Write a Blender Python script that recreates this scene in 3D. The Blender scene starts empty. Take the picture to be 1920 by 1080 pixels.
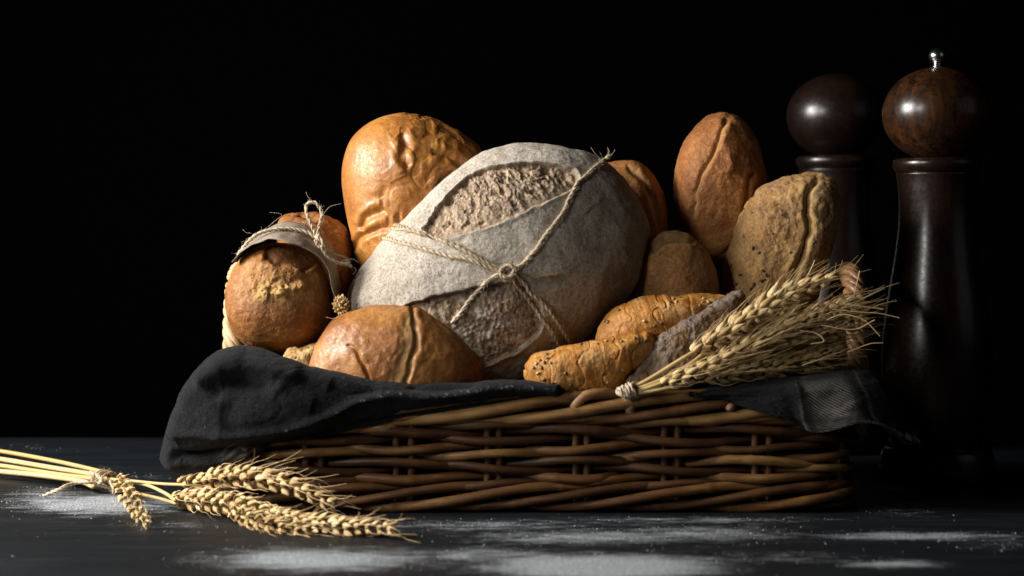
import bpy, math, random
import numpy as np
from mathutils import Vector, Matrix
from mathutils.bvhtree import BVHTree
R = math.radians
rng = np.random.default_rng(7)
random.seed(7)
scene = bpy.context.scene
COL = scene.collection

# ------------------------------------------------------------------ camera
F = 3490.0            # focal length in photograph pixels
CY, CZ = -1.6, 0.234  # camera position
HOR = 450.0           # horizon row
cam_d = bpy.data.cameras.new('camera')
cam_d.sensor_width = 36.0
cam_d.lens = 36.0 * F / 1920.0
cam_d.shift_y = -90.0 / 1920.0
cam_d.clip_start = 0.01
cam_d.clip_end = 50
cam_d.dof.use_dof = True
cam_d.dof.focus_distance = 1.69
cam_d.dof.aperture_fstop = 5.0
cam = bpy.data.objects.new('camera', cam_d)
cam.location = (0, CY, CZ)
cam.rotation_euler = (R(90), 0, 0)
COL.objects.link(cam)
scene.camera = cam

def P(px, py, y):
    """photo pixel at world depth y -> world point"""
    d = y - CY
    return np.array([(px - 960.0) * d / F, y, CZ - (py - HOR) * d / F])

def G(px, py, z=0.0):
    """photo pixel on the horizontal plane z"""
    d = (CZ - z) * F / (py - HOR)
    return np.array([(px - 960.0) * d / F, d + CY, z])

# ------------------------------------------------------------------ world / lights
w = bpy.data.worlds.new('World'); scene.world = w; w.use_nodes = True
w.node_tree.nodes['Background'].inputs[0].default_value = (0.35, 0.45, 0.6, 1)
w.node_tree.nodes['Background'].inputs[1].default_value = 0.004
scene.view_settings.view_transform = 'Standard'
scene.view_settings.look = 'None'
scene.view_settings.exposure = 0
scene.view_settings.gamma = 1

def area(name, loc, target, sx, sy, power, col):
    l = bpy.data.lights.new(name, 'AREA'); l.shape = 'RECTANGLE'
    l.size = sx; l.size_y = sy; l.energy = power; l.color = col
    o = bpy.data.objects.new(name, l); o.location = loc
    o.rotation_euler = (Vector(target) - Vector(loc)).to_track_quat('-Z', 'Y').to_euler()
    COL.objects.link(o)
    return o
area('key_window', (-1.22, -0.20, 0.72), (0.05, 0.1, 0.13), 0.60, 0.5, 46.0, (1.0, 0.965, 0.92))
area('added_highlight_strip', (-1.00, -1.02, 0.72), (0.3, 0.15, 0.15), 0.20, 0.40, 7.0, (1.0, 0.97, 0.93))  # added strip lamp, no real window: gives the mills their specular highlights
area('fill_reflector', (1.5, -0.6, 0.75), (0.3, 0.2, 0.2), 0.9, 0.9, 0.32, (0.9, 0.95, 1.0))

# ------------------------------------------------------------------ numpy noise
_p = rng.permutation(256); _p = np.concatenate([_p, _p, _p])
_g = rng.normal(size=(256, 3)); _g /= np.linalg.norm(_g, axis=1)[:, None]
def perlin(x):
    x = np.asarray(x, float)
    i = np.floor(x).astype(int); f = x - i; i &= 255
    u = f * f * f * (f * (f * 6 - 15) + 10)
    def g(dx, dy, dz):
        h = _p[_p[_p[i[:, 0] + dx] + i[:, 1] + dy] + i[:, 2] + dz]
        return (_g[h] * (f - (dx, dy, dz))).sum(1)
    l = lambda a, b, t: a + t * (b - a)
    x0 = l(g(0,0,0), g(1,0,0), u[:,0]); x1 = l(g(0,1,0), g(1,1,0), u[:,0])
    x2 = l(g(0,0,1), g(1,0,1), u[:,0]); x3 = l(g(0,1,1), g(1,1,1), u[:,0])
    return l(l(x0, x1, u[:,1]), l(x2, x3, u[:,1]), u[:,2]) * 1.6
def fbm(x, oct=4, gain=.5):
    a, s, o = 1.0, 0.0, 0.0
    for k in range(oct):
        s = s + a * perlin(x * (2.03 ** k) + 17.3 * k); a *= gain
    return s
def ridged(x, oct=3):
    a, s = 1.0, 0.0
    for k in range(oct):
        s = s + a * (1 - 2 * np.abs(perlin(x * (2.1 ** k) + 9.1 * k))); a *= .5
    return s
def sstep(a, b, x):
    t = np.clip((x - a) / (b - a), 0, 1); return t * t * (3 - 2 * t)
def catmull(pts, n=12, closed=False):
    pts = np.asarray(pts, float)
    if closed: q = np.vstack([pts[-1], pts, pts[0], pts[1]])
    else: q = np.vstack([2*pts[0]-pts[1], pts, 2*pts[-1]-pts[-2]])
    out = []
    for k in range(1, len(q) - 2):
        a, b, c, d = q[k-1:k+3]
        for t in np.linspace(0, 1, n, endpoint=False):
            out.append(.5*((2*b)+(-a+c)*t+(2*a-5*b+4*c-d)*t*t+(-a+3*b-3*c+d)*t**3))
    if not closed: out.append(pts[-1])
    return np.array(out)
def dpoly(x, y, pts, closed=False, smooth=True):
    """distance, signed side (+ = left of direction), parameter 0..1 to a polyline in px"""
    pts = np.asarray(pts, float)
    if smooth: pts = catmull(pts, 6, closed)
    if closed: pts = np.vstack([pts, pts[0]])
    best = np.full(len(x), 1e9); side = np.zeros(len(x)); par = np.zeros(len(x))
    n = len(pts) - 1
    for k in range(n):
        ax, ay = pts[k]; bx, by = pts[k+1]
        dx, dy = bx-ax, by-ay; L = dx*dx+dy*dy + 1e-9
        t = np.clip(((x-ax)*dx+(y-ay)*dy)/L, 0, 1)
        ex, ey = x-ax-t*dx, y-ay-t*dy
        d = np.hypot(ex, ey); m = d < best
        best[m] = d[m]; side[m] = np.sign(dx*ey-dy*ex)[m]; par[m] = ((k+t)/n)[m]
    return best, side, par
def sdf(x, y, pts, smooth=True):
    """signed distance to a closed polygon, positive inside"""
    pts = np.asarray(pts, float)
    if smooth: pts = catmull(pts, 6, True)
    d, _, _ = dpoly(x, y, pts, True, False)
    ins = np.zeros(len(x), bool); n = len(pts)
    for k in range(n):
        ax, ay = pts[k]; bx, by = pts[(k+1) % n]
        c = ((ay > y) != (by > y)) & (x < (bx-ax)*(y-ay)/(by-ay+1e-12)+ax)
        ins ^= c
    return np.where(ins, d, -d)

# ------------------------------------------------------------------ mesh helpers
def link_mesh(name, V, Fc, mat=None, parent=None, attrs=None, smooth=True):
    me = bpy.data.meshes.new(name)
    V = np.asarray(V, float)
    if isinstance(Fc, np.ndarray):
        nf, k = Fc.shape
        me.vertices.add(len(V)); me.vertices.foreach_set('co', V.ravel())
        me.loops.add(nf*k); me.loops.foreach_set('vertex_index', Fc.ravel().astype(np.int32))
        me.polygons.add(nf); me.polygons.foreach_set('loop_start', np.arange(0, nf*k, k, dtype=np.int32))
        me.update(calc_edges=True)
    else:
        me.from_pydata([tuple(v) for v in V], [], Fc)
    me.validate()
    if smooth: me.polygons.foreach_set('use_smooth', np.ones(len(me.polygons), bool))
    for a, val in (attrs or {}).items():
        at = me.attributes.new(a, 'FLOAT', 'POINT'); at.data.foreach_set('value', np.asarray(val, np.float32))
    if mat: me.materials.append(mat)
    me.update()
    o = bpy.data.objects.new(name, me); COL.objects.link(o)
    if parent: o.parent = parent
    return o
def tag(o, label, cat, group=None, kind=None):
    if label: o['label'] = label
    if cat: o['category'] = cat
    if group: o['group'] = group
    if kind: o['kind'] = kind
    return o
def empty(name, loc):
    o = bpy.data.objects.new(name, None); o.location = loc; o.empty_display_size = .02
    COL.objects.link(o); return o
def adopt(root, *objs):
    for o in objs:
        o.parent = root
        o.matrix_parent_inverse = Matrix.Translation(-Vector(root.location))

class MB:
    """collects tubes, lathes and blobs into one mesh, with a per-strand tint"""
    def __init__(s): s.V = []; s.Q = []; s.T = []; s.n = 0
    def add(s, V, Q, tint=0.5):
        V = np.asarray(V, float); Q = np.asarray(Q, int)
        s.V.append(V); s.Q.append(Q + s.n); s.n += len(V)
        s.T.append(np.full(len(V), tint) if np.isscalar(tint) else np.asarray(tint))
    def tube(s, pts, r, tint=0.5, k=8, round_ends=True):
        pts = np.asarray(pts, float); n = len(pts)
        r = np.full(n, r) if np.isscalar(r) else np.asarray(r, float)
        if round_ends:
            t0 = pts[0]-pts[1]; t0 /= np.linalg.norm(t0)+1e-12
            t1 = pts[-1]-pts[-2]; t1 /= np.linalg.norm(t1)+1e-12
            pts = np.vstack([pts[0]+t0*r[0]*.8, pts[0]+t0*r[0]*.5, pts, pts[-1]+t1*r[-1]*.5, pts[-1]+t1*r[-1]*.8])
            r = np.concatenate([[r[0]*.15, r[0]*.75], r, [r[-1]*.75, r[-1]*.15]]); n += 4
            if not np.isscalar(tint): tint = np.concatenate([[tint[0]]*2, tint, [tint[-1]]*2])
        T = np.gradient(pts, axis=0); T /= np.linalg.norm(T, axis=1)[:, None]+1e-12
        up = np.array([0, 0, 1.0]) if abs(T[0][2]) < .9 else np.array([1.0, 0, 0])
        N = np.zeros_like(T); v = up - T[0]*np.dot(up, T[0]); N[0] = v/np.linalg.norm(v)
        for i in range(1, n):
            v = N[i-1] - T[i]*np.dot(N[i-1], T[i]); N[i] = v/(np.linalg.norm(v)+1e-12)
        B = np.cross(T, N)
        a = np.linspace(0, 2*np.pi, k, endpoint=False)
        V = pts[:, None]+r[:, None, None]*(np.cos(a)[None, :, None]*N[:, None]+np.sin(a)[None, :, None]*B[:, None])
        i, j = np.meshgrid(np.arange(n-1), np.arange(k), indexing='ij')
        Q = np.stack([i*k+j, i*k+(j+1) % k, (i+1)*k+(j+1) % k, (i+1)*k+j], -1).reshape(-1, 4)
        s.add(V.reshape(-1, 3), Q, tint if np.isscalar(tint) else np.repeat(tint, k))
    def grain(s, base, axis, L, wd, tint=.5, side=None, k=7, n=7, flat=.8):
        """a pointed kernel from base along axis"""
        axis = np.asarray(axis, float); axis = axis/np.linalg.norm(axis)
        u = np.cross(axis, [0, 0, 1.0] if side is None else side); u /= np.linalg.norm(u)+1e-9
        v = np.cross(axis, u)
        t = np.linspace(0, 1, n); rr = wd*.5*(np.sin(np.pi*np.clip(t, .0, 1)**.8)**.75)*(1-.25*t)+wd*.02
        a = np.linspace(0, 2*np.pi, k, endpoint=False)
        V = np.asarray(base)+(axis*L)[None, None]*t[:, None, None]+rr[:, None, None]*(np.cos(a)[None, :, None]*u+flat*np.sin(a)[None, :, None]*v)
        i, j = np.meshgrid(np.arange(n-1), np.arange(k), indexing='ij')
        Q = np.stack([i*k+j, i*k+(j+1) % k, (i+1)*k+(j+1) % k, (i+1)*k+j], -1).reshape(-1, 4)
        s.add(V.reshape(-1, 3), Q, tint)
    def build(s, name, mat, parent=None):
        return link_mesh(name, np.vstack(s.V), np.vstack(s.Q), mat, parent, {'tint': np.concatenate(s.T)})

def resample(pts, step):
    pts = np.asarray(pts, float); d = np.r_[0, np.cumsum(np.linalg.norm(np.diff(pts, axis=0), axis=1))]
    n = max(4, int(d[-1]/step)); t = np.linspace(0, d[-1], n)
    return np.stack([np.interp(t, d, pts[:, k]) for k in range(3)], 1), t
def twine(mb, pts, r=.0011, plies=2, pitch=.010, fuzz=1.0, tint=.5, step=.0012, taper=0):
    """twisted plies along a path, with loose fibres"""
    pts, t = resample(catmull(pts, 10), step)
    pts = pts + np.stack([np.interp(t, np.arange(0, t[-1]+.02, .008), rng.normal(0, r*.16, len(np.arange(0, t[-1]+.02, .008)))) for _ in range(3)], 1)
    T = np.gradient(pts, axis=0); T /= np.linalg.norm(T, axis=1)[:, None]+1e-12
    N = np.cross(T, [0, 0.3, 1.0]); N /= np.linalg.norm(N, axis=1)[:, None]+1e-9; B = np.cross(T, N)
    for k in range(plies):
        a = 2*np.pi*(t/pitch+k/plies)
        q = pts+(r*.48)*(np.cos(a)[:, None]*N+np.sin(a)[:, None]*B)
        rr = r*.66*(1+.16*perlin(np.stack([t*160+k*7, t*0, t*0], 1)))
        mb.tube(q, rr, np.clip(tint+.25*perlin(np.stack([t*220, t*0+k, t*0], 1)), 0, 1), k=6)
    L = t[-1]; nf = int(L*1400*fuzz)
    for _ in range(nf):
        i = rng.integers(1, len(pts)-1); a = rng.uniform(0, 2*np.pi)
        o = np.cos(a)*N[i]+np.sin(a)*B[i]; s = rng.choice([-1, 1]); l = rng.uniform(.0015, .005)
        if rng.random() < .04: l *= 2.2
        p0 = pts[i]+o*r*.8; m = p0+T[i]*s*l*.6+o*l*rng.uniform(.1, .4); e = m+T[i]*s*l*.3+o*l*rng.uniform(.0, .5)+rng.normal(0, l*.15, 3)
        mb.tube(catmull([p0, m, e], 3), .00007, tint+.3, k=3, round_ends=False)

_cs = {}
def cubesphere(n):
    if n in _cs: return _cs[n]
    g = np.tan(np.linspace(-1, 1, n+1)*np.pi/4); V, Q, off = [], [], 0
    a, b = np.meshgrid(g, g, indexing='ij'); a, b = a.ravel(), b.ravel(); o = np.ones_like(a)
    for c, (x, y, z) in enumerate([(o, a, b), (-o, b, a), (b, o, a), (a, -o, b), (a, b, o), (b, a, -o)]):
        V.append(np.stack([x, y, z], 1))
        i, j = np.meshgrid(np.arange(n), np.arange(n), indexing='ij'); q = i*(n+1)+j
        Q.append(np.stack([q, q+(n+1), q+(n+2), q+1], -1).reshape(-1, 4)+off); off += (n+1)**2
    V = np.vstack(V); Q = np.vstack(Q)
    V /= np.linalg.norm(V, axis=1)[:, None]
    key = np.round(V*1e6).astype(np.int64)
    _, idx, inv = np.unique(key, axis=0, return_index=True, return_inverse=True)
    inv = inv.ravel(); V = V[idx]; Q = inv[Q]
    c = np.cross(V[Q[:, 1]]-V[Q[:, 0]], V[Q[:, 2]]-V[Q[:, 0]])
    flip = (c*V[Q[:, 0]]).sum(1) < 0; Q[flip] = Q[flip][:, ::-1]
    _cs[n] = (V, Q); return _cs[n]
def vnormals(V, Q):
    c = np.cross(V[Q[:, 2]]-V[Q[:, 0]], V[Q[:, 3]]-V[Q[:, 1]])
    N = np.zeros_like(V)
    for k in range(4): np.add.at(N, Q[:, k], c)
    return N/(np.linalg.norm(N, axis=1)[:, None]+1e-15)

BVH = {}
def loaf(name, outline, y0, tf, tb, mat, feat=None, n=80, tilt=(0, 0), full=(2.0, 2.0), centre=None, parent=None):
    """a solid body with the given silhouette, its own depth and thickness; feat adds relief (metres) and surface attributes"""
    outl = catmull(outline, 10, True)
    c = np.array(centre) if centre else outl.mean(0)
    an = np.arctan2(-(outl[:, 1]-c[1]), outl[:, 0]-c[0]); rad = np.hypot(outl[:, 0]-c[0], outl[:, 1]-c[1])
    o = np.argsort(an); an, rad = an[o], rad[o]
    S, Q = cubesphere(n)
    th = np.arctan2(S[:, 2], S[:, 0]); rho = np.clip(np.hypot(S[:, 0], S[:, 2]), 0, 1)
    rr = np.interp(th, np.r_[an[-3:]-2*np.pi, an, an[:3]+2*np.pi], np.r_[rad[-3:], rad, rad[:3]])
    p, q = full
    dep = np.abs(S[:, 1])
    dep = np.maximum(0, 1-rho**p)**(1/q)
    px = c[0]+rr*rho*np.cos(th); py = c[1]-rr*rho*np.sin(th)
    d0 = y0-CY; X = (px-960)*d0/F; Z = CZ-(py-HOR)*d0/F
    cx = (c[0]-960)*d0/F; cz = CZ-(c[1]-HOR)*d0/F
    front = S[:, 1] < 0
    Y = y0+np.where(front, -tf*dep, tb*dep)+tilt[0]*(X-cx)+tilt[1]*(Z-cz)
    V = np.stack([X, Y, Z], 1); N = vnormals(V, Q)
    attrs = {}
    if feat:
        fw = sstep(-.02, .25, -N[:, 1])      # relief drawn on the camera side fades towards the back
        h, attrs = feat(px, py, V, N, fw)
        V = V+N*h[:, None]+attrs.pop('_shift', 0)
    for a in ('score', 'dark', 'flour'):
        attrs.setdefault(a, np.zeros(len(V)))
    ob = link_mesh(name, V, Q, mat, parent, attrs)
    BVH[ob.name] = (BVHTree.FromPolygons(V.tolist(), Q.tolist()), V, N)
    return ob
def hit(ob, px, py, off=0.0):
    """the point of a body's surface seen at a photograph position"""
    o = Vector((0, CY, CZ)); d = (Vector(P(px, py, 0.0))-o).normalized()
    h, nn, _, _ = BVH[ob.name][0].ray_cast(o, d)
    if h is None: return None
    return np.array(h)+np.array(nn)*off

def groove(px, py, pts, wd, depth, lip=0.0, lipw=None, jit=4, seed=0):
    j = jit*perlin(np.stack([px/22+seed, py/22, px*0+seed], 1))
    j2 = jit*perlin(np.stack([px/22+seed+40, py/22, px*0+seed], 1))
    d, s, t = dpoly(px+j, py+j2, pts)
    ends = sstep(0, .08, t)*sstep(0, .08, 1-t)
    h = -depth*np.exp(-(d/wd)**2)*ends
    lw = lipw or wd
    h += lip*np.exp(-((d-wd*1.5)/lw)**2)*ends
    return h, np.exp(-(d/(wd*1.15))**2)*ends, d, s, t

# ------------------------------------------------------------------ materials
def mat_new(name):
    m = bpy.data.materials.new(name); m.use_nodes = True
    nt = m.node_tree; b = nt.nodes['Principled BSDF']
    return m, nt, b
class NT:
    def __init__(s, nt): s.nt = nt; s.tc = nt.nodes.new('ShaderNodeTexCoord')
    def l(s, a, b): s.nt.links.new(a, b)
    def n(s, t, **k):
        x = s.nt.nodes.new(t)
        for a, v in k.items(): setattr(x, a, v)
        return x
    def noise(s, scale, detail=4, rough=.55, vec=None, dist=0.0, sc=None):
        x = s.n('ShaderNodeTexNoise'); x.inputs['Scale'].default_value = scale
        x.inputs['Detail'].default_value = detail; x.inputs['Roughness'].default_value = rough
        x.inputs['Distortion'].default_value = dist
        v = vec or s.tc.outputs['Object']
        if sc:
            mp = s.n('ShaderNodeMapping'); mp.inputs['Scale'].default_value = sc; s.l(v, mp.inputs[0]); v = mp.outputs[0]
        s.l(v, x.inputs['Vector']); return x.outputs['Fac']
    def voro(s, scale, feature='F1', vec=None):
        x = s.n('ShaderNodeTexVoronoi', feature=feature); x.inputs['Scale'].default_value = scale
        s.l(vec or s.tc.outputs['Object'], x.inputs['Vector']); return x.outputs['Distance']
    def ramp(s, fac, stops):
        x = s.n('ShaderNodeValToRGB'); e = x.color_ramp.elements
        while len(e) < len(stops): e.new(.5)
        for i, (p, c) in enumerate(stops):
            e[i].position = p; e[i].color = (*c, 1) if len(c) == 3 else c
        s.l(fac, x.inputs[0]); return x.outputs['Color']
    def mr(s, v, a, b, c=0.0, d=1.0, smooth=True):
        x = s.n('ShaderNodeMapRange'); x.interpolation_type = 'SMOOTHSTEP' if smooth else 'LINEAR'
        for i, q in zip((1, 2, 3, 4), (a, b, c, d)): x.inputs[i].default_value = q
        s.l(v, x.inputs[0]); return x.outputs[0]
    def mix(s, fac, a, b, mode='MIX'):
        x = s.n('ShaderNodeMix', data_type='RGBA', blend_type=mode)
        for sock, v in ((x.inputs[0], fac), (x.inputs[6], a), (x.inputs[7], b)):
            if hasattr(v, 'is_output') or isinstance(v, bpy.types.NodeSocket): s.l(v, sock)
            else: sock.default_value = (*v, 1) if isinstance(v, tuple) and len(v) == 3 else v
        return x.outputs[2]
    def math(s, op, a, b=0.0, c=None):
        x = s.n('ShaderNodeMath', operation=op)
        for i, v in enumerate((a, b) if c is None else (a, b, c)):
            if isinstance(v, bpy.types.NodeSocket): s.l(v, x.inputs[i])
            else: x.inputs[i].default_value = v
        return x.outputs[0]
    def attr(s, name):
        x = s.n('ShaderNodeAttribute'); x.attribute_name = name; return x.outputs['Fac']
    def bump(s, b, pairs):
        prev = None
        for hgt, strength, dist in pairs:
            x = s.n('ShaderNodeBump'); x.inputs['Strength'].default_value = strength; x.inputs['Distance'].default_value = dist
            s.l(hgt, x.inputs['Height'])
            if prev: s.l(prev, x.inputs['Normal'])
            prev = x.outputs[0]
        s.l(prev, b.inputs['Normal'])

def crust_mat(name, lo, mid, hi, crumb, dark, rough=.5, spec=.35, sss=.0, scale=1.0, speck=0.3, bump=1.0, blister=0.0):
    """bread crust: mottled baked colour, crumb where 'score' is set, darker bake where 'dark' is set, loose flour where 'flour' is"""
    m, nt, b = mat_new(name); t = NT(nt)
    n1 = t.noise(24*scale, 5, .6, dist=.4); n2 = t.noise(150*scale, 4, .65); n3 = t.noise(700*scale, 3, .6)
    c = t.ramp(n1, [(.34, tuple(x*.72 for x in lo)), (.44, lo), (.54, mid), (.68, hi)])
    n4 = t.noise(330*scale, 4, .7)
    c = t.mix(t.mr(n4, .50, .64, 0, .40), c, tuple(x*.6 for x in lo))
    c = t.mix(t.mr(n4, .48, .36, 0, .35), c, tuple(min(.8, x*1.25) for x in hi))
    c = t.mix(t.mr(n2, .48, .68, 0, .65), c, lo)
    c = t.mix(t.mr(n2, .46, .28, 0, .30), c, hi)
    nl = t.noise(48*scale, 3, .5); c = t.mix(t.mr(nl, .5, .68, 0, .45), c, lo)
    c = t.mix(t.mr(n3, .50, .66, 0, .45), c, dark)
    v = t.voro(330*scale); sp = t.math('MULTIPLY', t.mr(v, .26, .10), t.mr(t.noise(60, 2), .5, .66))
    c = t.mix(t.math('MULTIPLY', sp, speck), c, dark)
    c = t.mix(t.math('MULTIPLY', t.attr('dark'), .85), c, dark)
    sc = t.math('MULTIPLY', t.attr('score'), t.mr(n2, .25, .5, .55, 1.0))
    c = t.mix(sc, c, crumb)
    fl = t.math('MULTIPLY', t.attr('flour'), t.mr(n3, .38, .6, .35, 1.0))
    c = t.mix(fl, c, (.62, .60, .56))
    t.l(c, b.inputs['Base Color'])
    rg = t.math('ADD', t.math('MULTIPLY', t.attr('score'), .35), t.mr(n4, .35, .65, rough-.04, rough+.22)); t.l(rg, b.inputs['Roughness'])
    b.inputs['Specular IOR Level'].default_value = spec*.75
    if sss:
        b.inputs['Subsurface Weight'].default_value = sss; b.inputs['Subsurface Radius'].default_value = (.006, .003, .0015); b.inputs['Subsurface Scale'].default_value = 1.0
    pairs = [(n2, .55*bump, .0024), (n4, .6*bump, .0012), (n3, .5*bump, .0007), (v, .25*bump, .0006)]
    if blister:
        bl = t.voro(110*scale, 'SMOOTH_F1'); pairs.append((bl, blister, .002))
    t.bump(b, pairs)
    return m

M = {}
M['golden'] = crust_mat('golden_crust', (.33, .118, .017), (.47, .195, .034), (.60, .30, .08), (.72, .50, .22), (.22, .07, .018), rough=.40, spec=.75, bump=.3, speck=.15)
M['bun'] = crust_mat('bun_crust', (.24, .085, .018), (.36, .15, .034), (.47, .225, .062), (.40, .27, .10), (.14, .045, .014), rough=.40, spec=.6, bump=.6, speck=.35)
M['roll'] = crust_mat('roll_crust', (.23, .082, .020), (.35, .145, .036), (.45, .22, .066), (.42, .26, .09), (.13, .05, .02), rough=.46, spec=.4, bump=.9, speck=.6)
M['pale_roll'] = crust_mat('seeded_crust', (.34, .175, .058), (.50, .29, .10), (.60, .40, .175), (.58, .43, .20), (.10, .06, .035), rough=.6, spec=.3, bump=1.3, speck=.5)
M['oval'] = crust_mat('oval_crust', (.25, .090, .024), (.37, .150, .040), (.46, .22, .070), (.58, .38, .17), (.16, .06, .025), rough=.52, spec=.35, bump=1.1, speck=.6)
M['round'] = crust_mat('round_crust', (.28, .125, .042), (.40, .20, .072), (.48, .28, .11), (.45, .32, .15), (.08, .035, .015), rough=.6, spec=.3, bump=1.0)
M['pastry'] = crust_mat('pastry_crust', (.36, .135, .020), (.50, .22, .038), (.62, .33, .080), (.74, .50, .22), (.24, .085, .02), rough=.42, spec=.45, bump=1.0, speck=.2)
M['rye'] = crust_mat('rye_crust', (.095, .050, .022), (.17, .095, .044), (.26, .16, .085), (.42, .32, .24), (.07, .04, .03), rough=.8, spec=.2, bump=1.8)

def artisan_mat():
    m, nt, b = mat_new('floured_crust'); t = NT(nt)
    n1 = t.noise(16, 5, .6); n2 = t.noise(90, 5, .7); n3 = t.noise(900, 3, .7); n4 = t.noise(380, 4, .7)
    crust = t.ramp(n2, [(.3, (.085, .058, .042)), (.55, (.16, .115, .085)), (.75, (.24, .18, .135))])
    flour = t.ramp(n1, [(.3, (.47, .415, .34)), (.7, (.66, .595, .505))])
    fl = t.attr('flour')
    grit = t.mr(n3, .36, .54, .42, 1.0); grit2 = t.mr(n4, .36, .54, .50, 1.0)
    f = t.math('MULTIPLY', fl, t.math('MULTIPLY', grit, grit2))
    v = t.voro(210); pit = t.math('MULTIPLY', t.mr(v, .22, .08), t.mr(t.noise(40, 2), .45, .6))
    f = t.math('MULTIPLY', f, t.math('SUBTRACT', 1.0, t.math('MULTIPLY', pit, .7)))
    c = t.mix(f, crust, flour)
    cr = t.ramp(n4, [(.36, (.055, .040, .028)), (.45, (.20, .145, .10)), (.55, (.36, .275, .20)), (.66, (.58, .49, .39))])
    cr2 = t.ramp(n2, [(.38, (.22, .17, .145)), (.60, (.50, .30, .12))])
    crumb = t.mix(.38, cr, cr2)
    crumb = t.mix(t.math('MULTIPLY', t.attr('dust'), t.mr(n2, .45, .62)), crumb, (.60, .58, .55))
    c = t.mix(t.attr('score'), c, crumb)
    t.l(c, b.inputs['Base Color'])
    b.inputs['Roughness'].default_value = .88; b.inputs['Specular IOR Level'].default_value = .15
    t.bump(b, [(n2, .35, .003), (n4, .6, .0014), (n3, .7, .0007), (v, .3, .0008)])
    return m
M['artisan'] = artisan_mat()

def simple(name, col, rough=.5, spec=.5, metal=0.0):
    m, nt, b = mat_new(name); b.inputs['Base Color'].default_value = (*col, 1); b.inputs['Roughness'].default_value = rough
    b.inputs['Specular IOR Level'].default_value = spec; b.inputs['Metallic'].default_value = metal
    return m, NT(nt), b
def strand_mat(name, a, b_, c_, rough=.5, spec=.4, nscale=300, bump=.4, stretch=None, trans=0):
    m, t, b = simple(name, a, rough, spec)
    tint = t.attr('tint'); n = t.noise(nscale, 4, .6, sc=stretch); n2 = t.noise(40, 3, .6)
    f = t.math('ADD', t.math('MULTIPLY', tint, .8), t.math('MULTIPLY', t.math('SUBTRACT', n, .5), .7))
    f = t.math('ADD', f, t.math('MULTIPLY', t.math('SUBTRACT', n2, .5), .5))
    col = t.ramp(f, [(.05, a), (.45, b_), (.85, c_)])
    t.l(col, b.inputs['Base Color']); t.bump(b, [(n, bump, .0006)])
    if trans: b.inputs['Subsurface Weight'].default_value = trans; b.inputs['Subsurface Radius'].default_value = (.002, .0012, .0005)
    return m
M['twine'] = strand_mat('jute_twine', (.28, .20, .12), (.50, .39, .26), (.66, .56, .42), .85, .15, 900, .5)
M['wicker'] = strand_mat('wicker', (.045, .018, .006), (.125, .054, .016), (.33, .19, .062), .46, .4, 160, .5, stretch=(.10, 1, 1.6))
M['wicker_pale'] = strand_mat('pale_wicker', (.16, .075, .030), (.30, .155, .068), (.42, .25, .125), .42, .45, 200, .5)
M['wicker_left'] = strand_mat('straw_wicker', (.34, .21, .10), (.46, .31, .16), (.56, .40, .23), .5, .4, 200, .5)
M['straw'] = strand_mat('wheat_straw', (.34, .22, .08), (.50, .35, .14), (.60, .46, .22), .45, .4, 500, .4)
M['grain'] = strand_mat('wheat_grain', (.36, .225, .085), (.55, .385, .175), (.70, .54, .29), .5, .35, 700, .5)
M['awn'] = strand_mat('wheat_awn', (.36, .23, .10), (.56, .38, .175), (.70, .52, .29), .5, .35, 500, .2)
M['seed_dark'] = strand_mat('dark_seed', (.025, .015, .010), (.07, .04, .022), (.16, .10, .05), .4, .5, 500, .2)
M['seed'] = strand_mat('mixed_seed', (.05, .03, .018), (.26, .15, .06), (.50, .36, .18), .4, .5, 500, .2)

def cloth_mat():
    m, t, b = simple('towel_fabric', (.02, .02, .022), .95, .1)
    n = t.noise(26, 3, .6); n2 = t.noise(900, 3, .7); n3 = t.noise(260, 4, .7)
    c = t.ramp(n, [(.35, (.0045, .0048, .0055)), (.65, (.0078, .0082, .0092))])
    c = t.mix(t.mr(n2, .48, .68, 0, .55), c, (.040, .041, .045))
    # woven stripes: 'score' carries the light bands, 'dark' the fine twill line
    u = t.attr('u'); tw = t.math('SINE', t.math('MULTIPLY', u, 6.2832))
    band = t.attr('score')
    lite = t.mix(t.mr(tw, -.5, .7, .1, .8), (.022, .023, .026), (.30, .28, .235))
    c = t.mix(band, c, lite)
    fluff = t.mr(t.math('ADD', t.math('MULTIPLY', t.attr('flour'), .22), n3), .66, .80)
    c = t.mix(t.math('MULTIPLY', fluff, .6), c, (.24, .25, .27))
    t.l(c, b.inputs['Base Color'])
    b.inputs['Sheen Weight'].default_value = .05; b.inputs['Sheen Roughness'].default_value = .5
    t.bump(b, [(n3, .8, .0022), (n2, .9, .0012)])
    return m
M['cloth'] = cloth_mat()

def mill_mat(name, a, b_, c_, spec=.55, rough=.27, grainy=1.0):
    m, t, b = simple(name, a, rough, spec)
    wv = t.noise(40, 6, .7, sc=(1, 1, .12), dist=.6); n = t.noise(90, 5, .75, sc=(1, 1, .35)); n2 = t.noise(260, 3, .6)
    c = t.ramp(wv, [(.38, a), (.55, b_), (.70, c_)])
    c = t.mix(t.mr(n, .52, .60, 0, .9*grainy), c, (.008, .004, .003))
    c = t.mix(t.mr(n2, .54, .62, 0, .75*grainy), c, (.008, .004, .003))
    t.l(c, b.inputs['Base Color'])
    t.l(t.mr(n2, .3, .7, rough-.03, rough+.06), b.inputs['Roughness'])
    b.inputs['Coat Weight'].default_value = .0; b.inputs['Coat Roughness'].default_value = .20
    t.bump(b, [(n2, .04, .0004), (wv, .04, .001)])
    return m
M['mill_head'] = mill_mat('burl_wood', (.018, .007, .003), (.048, .018, .006), (.10, .038, .011))
M['mill_body'] = mill_mat('dark_wood', (.010, .0042, .0026), (.017, .0072, .004), (.027, .011, .006), grainy=.25, rough=.27)
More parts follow.
